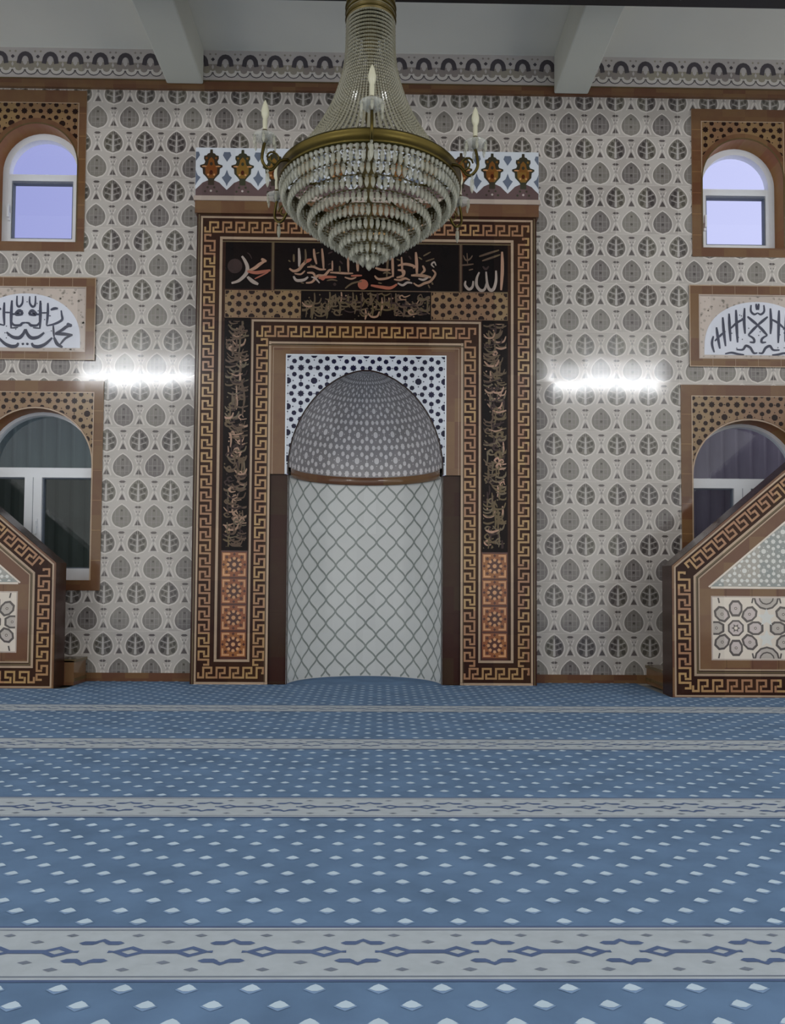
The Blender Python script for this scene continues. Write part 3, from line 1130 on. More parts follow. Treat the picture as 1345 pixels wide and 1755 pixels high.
u1, u2 = 1 / 5.604 / 203.6, 1 / 4.804 / 203.6
m = ground(-1.205, -0.818)
m.rect(-1.205, -0.818, 3.338, 3.347, 'brownd', 0.0014)
c0 = crop1([(130, 262)])[0]
m.ngon(c0[0], c0[1], 72 * u1, 20, 'disc', 0.0022)
for pts, w, k in (([(195, 165), (225, 210), (250, 275), (235, 340), (170, 405), (100, 430)], 40, 'inkpale'), ([(250, 315), (320, 280), (370, 240), (425, 205)], 36, 'ink'),
                  ([(250, 315), (330, 325), (400, 315), (470, 300)], 38, 'inkred'), ([(250, 365), (300, 410), (355, 438)], 40, 'inkpale'), ([(450, 318), (370, 360), (320, 385)], 16, 'inkred'),
                  ([(245, 130), (270, 150), (290, 190)], 12, 'disc'), ([(380, 190), (430, 215)], 34, 'ink')):
    pen(m, crop1(pts), w * u1 * 0.92, k, lift=0.003)
mpart(m, 'name_panel', 'black tile with rose and grey calligraphy word')
m = ground(0.818, 1.205)
m.rect(0.818, 1.205, 3.338, 3.347, 'inkdim', 0.0014)
for pts, w, k in (([(1250, 75), (1252, 230), (1242, 400)], 30, 'ink'), ([(1200, 235), (1200, 320), (1180, 390), (1150, 398), (1128, 350), (1118, 245)], 30, 'inkpale'),
                  ([(1122, 340), (1105, 395), (1070, 402), (1040, 360), (1042, 300), (1062, 250)], 28, 'inkpale'), ([(1012, 325), (1005, 375), (975, 395), (945, 360), (950, 325)], 26, 'inkpale'),
                  ([(1060, 118), (1140, 90), (1225, 62)], 20, 'inkdim'), ([(1085, 155), (1160, 128), (1235, 100)], 20, 'inkdim'),
                  ([(930, 110), (950, 150), (985, 140), (1005, 110)], 16, 'inkdim'), ([(900, 195), (960, 190), (1015, 182)], 16, 'inkdim'), ([(960, 90), (965, 180)], 10, 'inkdim'), ([(975, 235), (1010, 225)], 14, 'inkdim'),
                  ([(1090, 200), (1115, 225), (1140, 200)], 22, 'disc')):
    pen(m, crop2(pts), w * u2 * 0.92, k, lift=0.003)
mpart(m, 'word_panel', 'black tile with pale upright calligraphy word')
m = ground(-0.786, 0.786)
m.rect(-0.786, 0.786, 3.338, 3.347, 'inkdim', 0.0014)
for pts, w, k in (([(345, 85), (348, 200), (352, 300)], 24, 'ink'), ([(538, 88), (545, 180), (548, 280)], 28, 'ink'), ([(205, 225), (260, 240), (330, 240)], 24, 'ink'),
                  ([(390, 205), (450, 190), (520, 205), (520, 225)], 26, 'ink'), ([(200, 290), (230, 318), (300, 312), (350, 290)], 22, 'ink'), ([(170, 372), (250, 385), (330, 392), (385, 360)], 30, 'inkred'),
                  ([(390, 350), (430, 368), (470, 345), (510, 350)], 22, 'inkpale'), ([(520, 348), (560, 372), (610, 350), (660, 330), (700, 270), (675, 235)], 24, 'ink'),
                  ([(390, 240), (440, 250), (430, 290), (380, 305)], 26, 'ink'), ([(500, 285), (560, 282), (620, 290), (665, 300)], 30, 'ink'), ([(595, 200), (610, 240), (580, 270)], 22, 'ink'),
                  ([(600, 120), (660, 85)], 14, 'inkdim'), ([(620, 165), (690, 140)], 14, 'inkdim'), ([(440, 80), (465, 95)], 18, 'disc'), ([(480, 120), (500, 150)], 16, 'disc'), ([(670, 340), (680, 360)], 16, 'inkdim'),
                  ([(255, 150), (290, 175), (320, 150)], 18, 'disc')):
    pen(m, crop2(pts), w * u2 * 0.92, k, lift=0.003)
q = crop2([(105, 365)])[0]
m.ngon(q[0], q[1], 0.045, 14, 'inkred', 0.0032)
for pts, w, k in (([(738, 80), (745, 180), (742, 262)], 30, 'inkpale'), ([(690, 140), (692, 215)], 22, 'inkdim'), ([(882, 85), (890, 160), (910, 235)], 28, 'ink'), ([(960, 80), (970, 180), (978, 285)], 26, 'ink'),
                  ([(1210, 150), (1212, 230), (1215, 310)], 24, 'ink'), ([(1300, 195), (1305, 300)], 30, 'ink'), ([(650, 280), (690, 305), (740, 290), (780, 240), (820, 205), (860, 185)], 34, 'ink'), ([(790, 215), (855, 190)], 40, 'inkred'),
                  ([(820, 265), (880, 262), (940, 285), (1000, 285)], 24, 'ink'), ([(690, 355), (720, 395), (790, 390), (830, 360)], 32, 'inkpale'), ([(810, 420), (870, 408), (920, 350), (985, 345), (1030, 295), (1060, 290)], 30, 'ink'),
                  ([(820, 320), (880, 325), (900, 380)], 24, 'ink'), ([(1040, 315), (1120, 318), (1200, 322), (1260, 320)], 24, 'ink'), ([(930, 372), (1000, 360), (1100, 360)], 30, 'inkred'), ([(930, 350), (970, 385), (1000, 350)], 20, 'inkred'),
                  ([(1185, 470), (1250, 420), (1345, 395)], 20, 'inkdim'), ([(1075, 420), (1095, 440)], 34, 'disc'), ([(1020, 130), (1060, 110)], 18, 'disc'), ([(1130, 200), (1160, 230)], 18, 'disc'), ([(1240, 345), (1345, 340)], 22, 'inkred')):
    pen(m, crop1(pts), w * u1 * 0.92, k, lift=0.003)
for pts, w, k in (([(300, 300), (305, 200), (310, 130)], 18, 'inkdim'), ([(420, 130), (425, 200), (428, 270)], 18, 'ink'), ([(640, 300), (600, 320), (560, 310)], 20, 'inkpale'),
                  ([(360, 320), (410, 325), (450, 310), (490, 325)], 20, 'ink'), ([(270, 270), (300, 262), (335, 272)], 16, 'inkdim'), ([(705, 200), (690, 170), (668, 190), (690, 215)], 14, 'inkpale'),
                  ([(560, 130), (590, 150)], 12, 'inkdim'), ([(380, 150), (410, 160)], 12, 'inkdim'), ([(655, 390), (640, 360)], 12, 'inkdim'), ([(230, 350), (260, 355)], 12, 'inkdim')):
    pen(m, crop2(pts), w * u2, k, lift=0.0034)
for pts, w, k in (([(800, 90), (806, 160), (800, 230)], 20, 'inkdim'), ([(1060, 200), (1062, 300)], 18, 'ink'), ([(1130, 250), (1135, 315)], 18, 'inkdim'), ([(700, 330), (760, 335), (800, 300)], 18, 'ink'),
                  ([(860, 360), (900, 375), (940, 420)], 18, 'inkpale'), ([(1010, 395), (1060, 385), (1110, 395)], 16, 'inkdim'), ([(640, 200), (660, 215)], 14, 'inkdim'), ([(905, 130), (935, 120)], 14, 'inkdim'),
                  ([(760, 415), (790, 425)], 14, 'inkdim'), ([(1180, 360), (1240, 375), (1290, 360)], 18, 'ink'), ([(1020, 240), (1045, 225)], 14, 'disc'), ([(850, 240), (875, 255), (900, 245)], 16, 'inkdim')):
    pen(m, crop1(pts), w * u1, k, lift=0.0034)
mpart(m, 'verse_panel', 'long black tile with tan calligraphy line')
for s in (-1, 1):
    m = MB(front(FY))
    m.rect(s * 0.802 - 0.016, s * 0.802 + 0.016, 3.338, 3.752, 'brownd', 0.002)
    m.rect(s * 0.802 - 0.008, s * 0.802 + 0.008, 3.338, 3.752, 'inkdim', 0.0024)
    mpart(m, 'divider')

# second row: star lattice either side of a dark line of script
for x0, x1 in ((-1.205, -0.56), (0.55, 1.205)):
    m = MB(front(FY))
    m.rect(x0, x1, 3.100, 3.337, 'girt', 0.0018)
    m.clips = [(None, rect_planes(x0 + 0.004, x1 - 0.004, 3.104, 3.333))]
    girih(m, x0, x1, 3.108, 3.330, 0.218, x0 + 0.118 if x0 < 0 else x1 - 0.118, 3.219, 'gird', lift=0.0024)
    m.clips = None
    mpart(m, 'lattice_tiles', 'tan star lattice tiles')


def scribble(m, x0, x1, z0, z1, seed, n, vertical=False):
    """dense interlaced script, too small and dim to read"""
    r = random.Random(seed)
    m.clips = [(None, rect_planes(x0, x1, z0, z1))]
    ks = ['inkdim', 'inkdim', 'ink', 'disc', 'inkdim', 'olive']
    for i in range(n):
        if vertical:
            zc = z1 - (i + 0.5) * (z1 - z0) / n
            xc = r.uniform(x0 + 0.025, x1 - 0.025)
        else:
            xc = x0 + (i + 0.5) * (x1 - x0) / n
            zc = r.uniform(z0 + 0.035, z1 - 0.035)
        t = r.random()
        s = r.uniform(0.7, 1.2)
        if t < 0.3:
            pts = [(xc, zc + 0.06 * s), (xc + 0.004, zc), (xc - 0.003, zc - 0.05 * s)]
        elif t < 0.6:
            pts = [(xc + 0.055 * s, zc + 0.02), (xc + 0.035 * s, zc - 0.025 * s), (xc - 0.02 * s, zc - 0.03 * s), (xc - 0.055 * s, zc + 0.005)]
        elif t < 0.8:
            pts = [(xc + 0.02, zc), (xc + 0.005, zc + 0.025 * s), (xc - 0.02, zc + 0.004), (xc + 0.002, zc - 0.018), (xc + 0.05 * s, zc - 0.012)]
        else:
            pts = [(xc + 0.06 * s, zc + 0.03), (xc, zc + 0.012), (xc - 0.05 * s, zc + 0.028)]
        pen(m, pts, r.uniform(0.010, 0.019), r.choice(ks), 4, 0.0022)
        if r.random() < 0.5:
            m.ngon(xc + r.uniform(-0.05, 0.05), zc + r.uniform(-0.05, 0.05), 0.008, 4, r.choice(ks), 0.0022)
    m.clips = None


m = MB(front(FY))
m.rect(-0.558, 0.548, 3.086, 3.337, 'black', 0.0014)
scribble(m, -0.55, 0.54, 3.095, 3.33, 11, 110)
mpart(m, 'small_script_line', 'dim brown script on black')
for s, seed in ((-1, 21), (1, 22)):
    a, b = sorted((s * 0.985, s * 1.205))
    m = MB(front(FY))
    m.rect(a, b, 1.118, 3.10, 'black', 0.0015)
    scribble(m, a + 0.012, b - 0.012, 1.15, 3.07, seed, 190, True)
    mpart(m, 'upright_script_panel', 'black tile strip with dim tan script')
    m = MB(front(FY))
    m.rect(a, b, 0.208, 1.118, 'oranged', 0.0013)
    xc = (a + b) / 2
    for j in range(4):
        zc = 0.222 + 0.2225 * (j + 0.5)
        h = 0.103
        m.rect(xc - h, xc + h, zc - h, zc + h, 'orange', 0.0018)
        for qx in (-1, 1):
            for qz in (-1, 1):
                X, Z = xc + qx * 0.088, zc + qz * 0.088
                m.stroke([(X - qx * 0.055, Z), (X, Z), (X, Z - qz * 0.055)], 0.014, 'orangel', 0.0024)
                m.ngon(xc + qx * 0.062, zc + qz * 0.062, 0.016, 4, 'oranged', 0.0024)
        m.star(xc, zc, 0.070, 0.048, 8, 'oranged', 0.0024, pi / 8)
        for q in range(8):
            an = q * pi / 4
            m.ngon(xc + 0.052 * cos(an), zc + 0.052 * sin(an), 0.015, 5, 'orangel', 0.0030, an)
        m.ngon(xc, zc, 0.018, 8, 'orangel', 0.0032)
        for q in range(4):
            an = q * pi / 2
            m.ngon(xc + 0.088 * cos(an), zc + 0.088 * sin(an), 0.013, 4, 'oranged', 0.0030, an)
    mpart(m, 'flower_tiles', 'orange and brown flower tiles')

# brown frame of the recess and spandrel
m = MB(front(FY))
m.rect(-0.806, 0.806, 2.79, 2.868, 'brown', 0.0011)
for s in (-1, 1):
    a, b = sorted((s * 0.672, s * 0.806))
    m.rect(a, b, 1.768, 2.868, 'brown', 0.0012)
    a, b = sorted((s * 0.786, s * 0.790))
    m.rect(a, b, 1.768, 2.85, 'line', 0.002)
m.rect(-0.79, 0.79, 2.848, 2.852, 'line', 0.002)
mpart(m, 'recess_frame')
m = MB(front(FY))
N = 60
SPX = 0.680
bot = 1.768
zs = [bot] + [SPZ + (APZ - SPZ) * sin(pi / 2 * i / N) for i in range(N + 1)]
for s in (-1, 1):
    for i in range(len(zs) - 1):
        xa = arch_x(zs[i]) if zs[i] > SPZ else NR
        xb = arch_x(zs[i + 1]) if zs[i + 1] > SPZ else NR
        m.face([(s * xa, FY, zs[i]), (s * SPX, FY, zs[i]), (s * SPX, FY, zs[i + 1]), (s * xb, FY, zs[i + 1])], 'girw')
m.face([(-SPX, FY, APZ), (SPX, FY, APZ), (SPX, FY, 2.792), (-SPX, FY, 2.792)], 'girw')
# the edge of the opening has thickness
E = [(arch_x(z), z) for z in zs[1:]]
full = [(NR, bot)] + E + [(-x, z) for x, z in E[::-1]] + [(-NR, bot)]
for i in range(len(full) - 1):
    a, b = full[i], full[i + 1]
    m.face([(a[0], FY, a[1]), (b[0], FY, b[1]), (b[0], FY + 0.02, b[1]), (a[0], FY + 0.02, a[1])], 'girw')
m.clips = [(None, rect_planes(-SPX + 0.005, SPX - 0.005, 1.80, 2.784))]
m.trim = outside(full[1:-1])
girih(m, -SPX, SPX, 1.8, 2.79, 0.2215, 0.112, 2.676, 'girn', lift=0.0014)
m.trim = None
m.clips = None
m.stroke(full, 0.012, 'gird', 0.002)
m.stroke([(-SPX + 0.004, bot), (-SPX + 0.004, 2.786), (SPX - 0.004, 2.786), (SPX - 0.004, bot)], 0.012, 'cwhite', 0.0024)
mpart(m, 'spandrel', 'white and navy star tiles')

# dark strips beside the recess
for s in (-1, 1):
    m = MB(front(FY + 0.03))
    a, b = sorted((s * 0.652, s * 0.804))
    m.rect(a, b, 0.0, 1.766, 'brownd', 0.0012)
    for j in range(1, 6):
        m.rect(a, b, 0.30 * j - 0.0012, 0.30 * j + 0.0012, 'keyg', 0.0016)
    mpart(m, 'jamb_strip', 'dark brown plain tiles')

# niche: half cylinder and half dome
m = MB()
NA = 48


def cyl(al, z, l=0.0):
    r = NR - l
    return (-r * cos(al), FY + 0.001 + r * sin(al), z)


rows = [[cyl(pi * i / NA, z) for i in range(NA + 1)] for z in (0.0, SPZ + 0.002)]
m.grid(rows, 'niche')
m.mp = lambda u, v, l: cyl(u, v, l)
pu, pv = 0.1905 / NR, 0.2115
zoff = 1.72
for fam in (-1, 1):
    for i in range(-12, 32):
        # lozenge: one half period across for each half period down
        pts = [(pi / 2 + (i - 12 + fam * 0.5 * (q / 6.0 - 0.06 * sin(2 * pi * (q / 6.0)))) * pu, 1.755 - (q / 6.0) * pv / 2) for q in range(0, 6 * 17 + 1)]
        pts = [p for p in pts if 0.01 < p[0] < pi - 0.01 and p[1] > 0.0]
        if len(pts) > 2:
            m.stroke(pts, 0.0125 / NR * 1.0, 'nichel', 0.002)
for j in range(0, 34):
    for i in range(-9, 10):
        u = pi / 2 + (i + (0.5 if j % 2 else 0)) * pu
        v = 1.755 - j * pv / 2
        if 0.03 < u < pi - 0.03 and v > 0.02:
            m.poly([(u - 0.021, v), (u, v - 0.014), (u + 0.021, v), (u, v + 0.014)], 'nichel', 0.0024)
mpart(m, 'recess_wall', 'white curved tiles with grey lozenge net')
m = MB()
rows = []
for i in range(NA + 1):
    al = pi * i / NA
    rows.append([cyl(al, 1.755, -0.004), cyl(al, 1.755, 0.022), cyl(al, 1.758, 0.026), cyl(al, 1.822, 0.026), cyl(al, 1.826, 0.022), cyl(al, 1.826, -0.004)])
m.grid(rows, 'brown')
mpart(m, 'recess_moulding')


def dome(al, e, l=0.0):
    z = SPZ + (APZ - SPZ) * sin(e)
    r = arch_x(z) if e < pi / 2 - 1e-4 else 0.0
    r = max(r - l, 0.0)
    return (-r * cos(al), FY + 0.001 + r * sin(al), z - l * sin(e))


m = MB()
NE = 40
rows = [[dome(pi * i / NA, pi / 2 * j / NE) for i in range(NA + 1)] for j in range(NE + 1)]
m.grid(rows, 'conch')
m.mp = dome
# pale star chips, drawn in azimuth and elevation so that they close towards the crown
CP = pi / 11
m.clips = [(None, rect_planes(0.02, pi - 0.02, 0.01, 1.50))]
girih(m, 0, pi, 0, 1.5, CP, pi / 2, 0.07, 'conchd', lift=0.002)
m.clips = None
mpart(m, 'conch', 'grey half dome with white star chips')


# ------------------------------------------------------------------ minbars
def minbar(label, sgn, X, Y, end, first, rise):
    root = tag(empty('minbar', (X, Y, 0)), label, 'pulpit', 'tiled pulpits beside the prayer niche')
    inv = Vector((-X, -Y, 0))
    fx = lambda u: X + sgn * u
    S, H0 = 0.845, 1.0
    th = 0.20
    L, LT = 1.85, end
    HT = H0 + S * L
    # front parapet: u runs inward along the stair, v is height
    prof = [(0, 0), (LT, 0), (LT, HT), (L, HT), (0, H0)]
    m = MB(lambda u, v, l: (fx(u), Y - l, v))
    m.face([(fx(u), Y, v) for u, v in prof], 'keyg')
    m.face([(fx(u), Y + th, v) for u, v in prof[::-1]], 'brown')
    for i in range(len(prof)):
        a, b = prof[i], prof[(i + 1) % len(prof)]
        m.face([(fx(a[0]), Y, a[1]), (fx(b[0]), Y, b[1]), (fx(b[0]), Y + th, b[1]), (fx(a[0]), Y + th, a[1])], 'brownd')
    m.build('parapet', root, inv)
    # inset outline of the stair side at distance d
    k = sqrt(1 + S * S)
    def corner(d):
        return (d, H0 + S * d - d * k)
    def slope(d, u):
        return H0 + S * u - d * k
    mp = lambda u, v, l: (fx(u), Y - l, v)
    m = MB(mp)
    def outline(d, w, kk, lift, zb):
        c = corner(d)
        m.stroke([(L, slope(d, L)), c, (d, zb), (LT, zb)], w, kk, lift)
    outline(0.012, 0.016, 'brown', 0.0016, 0.003)
    outline(0.026, 0.013, 'line', 0.0018, 0.011)
    outline(0.178, 0.018, 'line', 0.0018, 0.170)
    outline(0.194, 0.012, 'olive', 0.0018, 0.189)
    outline(0.210, 0.011, 'line', 0.0018, 0.208)
    d = 0.097
    c = corner(d)
    key_run(m, (d, 0.06), c, 0.098, 0.0165, 'tan', 0.112, False, 0.0022)
    key_run(m, (c[0] + 0.03, c[1] + 0.03 * S), (L, slope(d, L)), 0.098, 0.0165, 'tan', 0.112, True, 0.0022)
    key_run(m, (0.15, 0.089), (LT, 0.089), 0.098, 0.0165, 'tan', 0.112, False, 0.0022)
    m.build('meander_border', root, inv)
    # brown tile frame
    m = MB(mp)
    c = corner(0.217)
    m.poly([(0.217, 0.214), (LT, 0.214), (LT, slope(0.217, L)), (L, slope(0.217, L)), c], 'brown', 0.0012)
    for j in range(1, 9):
        m.rect(0.217 + 0.2 * j - 0.0012, 0.217 + 0.2 * j + 0.0012, 0.214, 0.285, 'keyg', 0.0016)
        m.rect(0.217 + 0.2 * j - 0.0012, 0.217 + 0.2 * j + 0.0012, 0.762, 0.832, 'keyg', 0.0016)
    m.build('tile_frame', root, inv)
    # flower panel
    m = MB(mp)
    p0, p1, q0, q1 = 0.312, LT - 0.25, 0.292, 0.760
    m.rect(p0 - 0.01, p1 + 0.01, q0 - 0.01, q1 + 0.01, 'beige', 0.0016)
    m.rect(p0, p1, q0, q1, 'cream', 0.0020)
    m.clips = [(None, rect_planes(p0 + 0.004, p1 - 0.004, q0 + 0.004, q1 - 0.004))]
    per = 0.472
    zc = (q0 + q1) / 2
    def petal(px, pz, a, r0, w, h):
        o = [(-0.5, -0.18), (-0.28, -0.5), (0.28, -0.5), (0.5, -0.18), (0.5, 0.22), (0.25, 0.5), (-0.25, 0.5), (-0.5, 0.22)]
        def tr(x, y, s):
            x, y = x * w * s, r0 + y * h * s
            return (px + x * cos(a) - y * sin(a), pz + x * sin(a) + y * cos(a))
        m.poly([tr(x, y, 1.0) for x, y in o], 'petall', 0.0024)
        m.poly([tr(x, y, 0.72) for x, y in o], 'petal', 0.0028)
        q = tr(0, 0, 0)
        m.ngon(q[0], q[1], 0.012, 5, 'petall', 0.0032)
        m.ngon(q[0], q[1], 0.006, 5, 'cream', 0.0036)
    for i in range(5):
        px = p0 + 0.178 + per * i
        for q in range(8):
            petal(px, zc, q * pi / 4, 0.150, 0.104, 0.124)
        m.ngon(px, zc, 0.066, 8, 'petall', 0.0024, pi / 8)
        m.ngon(px, zc, 0.052, 8, 'petal', 0.0028, pi / 8)
        m.star(px, zc, 0.035, 0.018, 6, 'petall', 0.0032)
        m.ngon(px, zc, 0.014, 6, 'cream', 0.0036)
        xm = px + per / 2
        for sz in (-1, 1):
            m.star(xm, zc + sz * 0.080, 0.070, 0.032, 5, 'stard', 0.0026, pi / 2)
            m.ngon(xm, zc + sz * 0.238, 0.100, 12, 'petall', 0.0024)
            m.ngon(xm, zc + sz * 0.238, 0.086, 12, 'petal', 0.0028)
            m.ngon(xm, zc + sz * 0.238, 0.060, 12, 'petall', 0.0032)
            m.ngon(xm, zc + sz * 0.238, 0.050, 12, 'petal', 0.0036)
            for q in (-1, 1):
                m.stroke([(px + q * 0.135, zc + sz * 0.235), (px + q * 0.125, zc + sz * 0.19)], 0.012, 'petall', 0.0026)
    m.clips = None
    o = m.build('flower_panel', root, inv)
    o['label'] = 'cream panel with ringed flower stars'
    # triangular star panel above it
    m = MB(mp)
    zt = 0.838
    ut = (zt + 0.308 * k - H0) / S
    tri = [(ut, zt), (LT - 0.1, zt), (LT - 0.1, slope(0.308, LT - 0.1))]
    m.poly(tri, 'starg', 0.0020)
    m.clips = [(None, [(0, 1, -zt - 0.012), (S, -1, H0 - 0.308 * k - 0.012), (-1, 0, LT - 0.1)])]
    girih(m, ut, LT, zt, HT, 0.150, ut + 0.05, zt + 0.05, 'stard', lift=0.0026)
    m.clips = None
    m.stroke([(0.30, zt - 0.004), (LT - 0.1, zt - 0.004)], 0.016, 'cream', 0.0030)
    m.stroke([(ut, zt), (LT - 0.1, slope(0.308, LT - 0.1))], 0.013, 'cream', 0.0028)
    o = m.build('star_panel', root, inv)
    o['label'] = 'pale star lattice tiles'
    # steps behind the parapet
    back = -0.035
    run = 0.20 / S
    for i in range(8):
        u0 = first + i * run
        u1 = LT if i == 7 else u0 + run + 0.02
        z1 = rise + 0.20 * i
        m = MB()
        a, b = sorted((fx(u0), fx(u1)))
        z0 = 0.0 if i == 0 else z1 - 0.20
        m.box(a, b, Y + th, back, max(0.0, z0 - 0.01) if i else 0.0, z1, 'brown')
        m.box(a - (0.012 if sgn > 0 else 0), b + (0.012 if sgn < 0 else 0), Y + th, back, z1 - 0.012, z1 + 0.012, 'olive')
        m.box(fx(u0) - 0.006, fx(u0) + 0.006, Y + th + 0.002, back - 0.002, (z0 if i else 0.0) + 0.03, (z0 if i else 0.0) + 0.055, 'olive')
        m.build('step', root, inv)
    return root


minbar('brown tiled stepped pulpit at the right edge, star triangle above a long flower panel', 1, 2.352, -0.86, 2.5, 0.08, 0.15)
minbar('brown tiled stepped pulpit at the left edge, only its low end in view', -1, -2.455, -0.50, 2.3, -0.08, 0.20)

# ------------------------------------------------------------------ carpet
m = MB(lambda u, v, l: (u, v, l))
top = -0.0
cut = [(-1.455, 1.455, FY - 0.002, 0.1), (2.345, 5.0, -0.865, 0.1), (-4.9, -2.37, -0.505, 0.1)]
for x0, x1, y0, y1 in cells(cut, (-WX, WX), (-9.4, -0.001)):
    m.box(x0, x1, y0, y1, -0.02, 0.0, 'carpet')
# tongue of carpet inside the niche
q = [cyl(pi * i / NA, 0.0, 0.004) for i in range(NA + 1)]
q = [(-0.651, FY - 0.002, 0.0)] + q + [(0.651, FY - 0.002, 0.0)]
m.face([(x, y, 0.0005) for x, y, z in q], 'carpet')
DX, DY = 0.1335, 0.0665
bands = [(-5.180 + 1.1945 * k, -5.180 + 1.1945 * k + 0.258) for k in range(0, 4)] + [(-6.37, -6.11)]
m.clips = None


def in_band(y):
    return any(a - 0.02 < y < b + 0.02 for a, b in bands)


for j in range(-4, 84):
    y = -5.220 + DY * j
    if y > -0.03 or in_band(y):
        continue
    o = 0.5 if j % 2 else 0.0
    lim = 1.3 + (y + 6.93) * 0.53
    for i in range(-34, 34):
        x = -0.537 + DX * (i + o)
        if any(c0 - 0.03 < x < c1 + 0.03 and d0 - 0.02 < y < d1 for c0, c1, d0, d1 in cut):
            continue
        if abs(x) > lim:
            continue
        m.poly([(x - 0.024, y - 0.002), (x, y - 0.020), (x + 0.024, y - 0.002), (x + 0.015, y + 0.009), (x - 0.015, y + 0.009)], 'cdot2', 0.0012)
        m.poly([(x - 0.020, y), (x - 0.006, y - 0.009), (x + 0.006, y - 0.009), (x + 0.020, y), (x + 0.010, y + 0.013), (x, y + 0.020), (x - 0.010, y + 0.013)], 'cdot', 0.0018)
for a, b in bands:
    yc = (a + b) / 2
    m.rect(-WX, WX, a, b, 'cband', 0.0012)
    m.rect(-WX, WX, a + 0.010, a + 0.016, 'cmotif2', 0.0016)
    m.rect(-WX, WX, b - 0.016, b - 0.010, 'cmotif2', 0.0016)
    m.rect(-WX, WX, a - 0.010, a, 'cmotif', 0.0014)
    m.rect(-WX, WX, b, b + 0.010, 'cmotif', 0.0014)
    for i in range(-13, 14):
        x = -0.371 + 0.3065 * i
        if abs(x) > 3.9:
            continue
        for sx in (-1, 1):
            ex = x + sx * 0.062
            m.stroke([(ex + sx * 0.040, yc), (ex + sx * 0.008, yc + 0.020), (ex - sx * 0.024, yc), (ex + sx * 0.008, yc - 0.020)], 0.013, 'cmotif', 0.002, True)
            m.poly([(ex + sx * 0.024, yc), (ex + sx * 0.058, yc + 0.006), (ex + sx * 0.058, yc - 0.006)], 'cmotif', 0.0021)
        m.rect(x - 0.044, x + 0.044, yc - 0.009, yc + 0.009, 'cmotif', 0.0022)
        for sy, dx in ((1, 0.158), (-1, 0.148)):
            xx, yy = x + dx, yc + sy * 0.047
            m.stroke([(xx - 0.042, yy - sy * 0.005), (xx - 0.016, yy + 0.000), (xx, yy + sy * 0.012), (xx + 0.016, yy), (xx + 0.042, yy - sy * 0.005)], 0.012, 'cmotif', 0.002)
            m.ngon(xx - 0.03, yy - sy * 0.003, 0.018, 6, 'cmotif', 0.0021, 0, 1.3, 0.6)
            m.ngon(xx + 0.03, yy - sy * 0.003, 0.018, 6, 'cmotif', 0.0021, 0, 1.3, 0.6)
        for dx, dy, r in ((0.005, 0.050, .013), (0.02, -0.052, .013), (0.075, 0.085, .012), (-0.075, 0.085, .012), (0.09, -0.085, .013), (-0.06, -0.085, .012)):
            m.ngon(x + dx, yc + dy, r, 4, 'cmotif2', 0.002, 0, 1.3, 0.7)
carpet = m.build('prayer_carpet')
tag(carpet, 'blue wall to wall carpet with pale dots and grey patterned bands', 'carpet')

# ------------------------------------------------------------------ chandelier
CX, CY = 0.045, -1.93
ch = tag(empty('chandelier', (CX, CY, 2.84)), 'large gold chandelier with tiers of hanging crystals and candle bulbs', 'chandelier')
Z0 = 2.84


def cpart(m, name, parent=None, label=None):
    o = m.build(name, parent or ch, None)
    if label:
        o['label'] = label
    return o


def zz(z):
    return z - Z0


# stem, ceiling rose, crown
m = MB()
m.lathe([(0.0, zz(5.55)), (0.16, zz(5.55)), (0.16, zz(5.53)), (0.10, zz(5.50)), (0.03, zz(5.44)), (0.018, zz(5.40)), (0.018, zz(4.75))], 'gold')
cpart(m, 'ceiling_rose')
m = MB()
m.lathe([(0.016, zz(4.75)), (0.03, zz(4.6)), (0.05, zz(4.3)), (0.022, zz(4.22)), (0.022, zz(3.9)), (0.045, zz(3.85)), (0.022, zz(3.78)), (0.03, zz(3.5)), (0.06, zz(3.44)), (0.03, zz(3.36)),
         (0.018, zz(3.3)), (0.014, zz(2.95)), (0.0, zz(2.93))], 'golddk')
cpart(m, 'stem')
m = MB()
m.lathe([(0.02, zz(4.86)), (0.10, zz(4.84)), (0.145, zz(4.78)), (0.150, zz(4.60)), (0.158, zz(4.58)), (0.158, zz(4.44)), (0.150, zz(4.43)), (0.148, zz(4.58))], 'golddk', n=40)
for z in (4.46, 4.50, 4.54):
    m.torus((0, 0, zz(z)), 0.159, 0.006, 'gold', 48, 6)
cpart(m, 'crown')
# main ring
m = MB()
m.lathe([(0.555, zz(3.345)), (0.575, zz(3.342)), (0.582, zz(3.355)), (0.574, zz(3.368)), (0.574, zz(3.405)), (0.584, zz(3.415)), (0.578, zz(3.428)), (0.555, zz(3.428)), (0.555, zz(3.345))], 'gold', n=96)
for a in range(6):
    an = pi * a / 3
    m.tube([(0.05 * cos(an), 0.05 * sin(an), zz(3.40)), (0.56 * cos(an), 0.56 * sin(an), zz(3.385))], 0.008, 'gold', 6)
ring = cpart(m, 'ring')


# bead strands from crown to ring
def strand_profile():
    key = [(0.150, 4.60), (0.152, 4.42), (0.156, 4.25), (0.172, 4.12), (0.203, 4.00), (0.25, 3.87), (0.32, 3.73), (0.41, 3.59), (0.50, 3.48), (0.562, 3.415)]
    q = spline(key, 8)
    return q


prof = strand_profile()
Ls = [0.0]
for i in range(1, len(prof)):
    Ls.append(Ls[-1] + (Vector(prof[i]) - Vector(prof[i - 1])).length)


def at_len(s):
    for i in range(1, len(Ls)):
        if Ls[i] >= s:
            t = (s - Ls[i - 1]) / (Ls[i] - Ls[i - 1])
            p = Vector(prof[i - 1]).lerp(Vector(prof[i]), t)
            d = (Vector(prof[i]) - Vector(prof[i - 1])).normalized()
            return p, d
    return Vector(prof[-1]), Vector((0, -1))


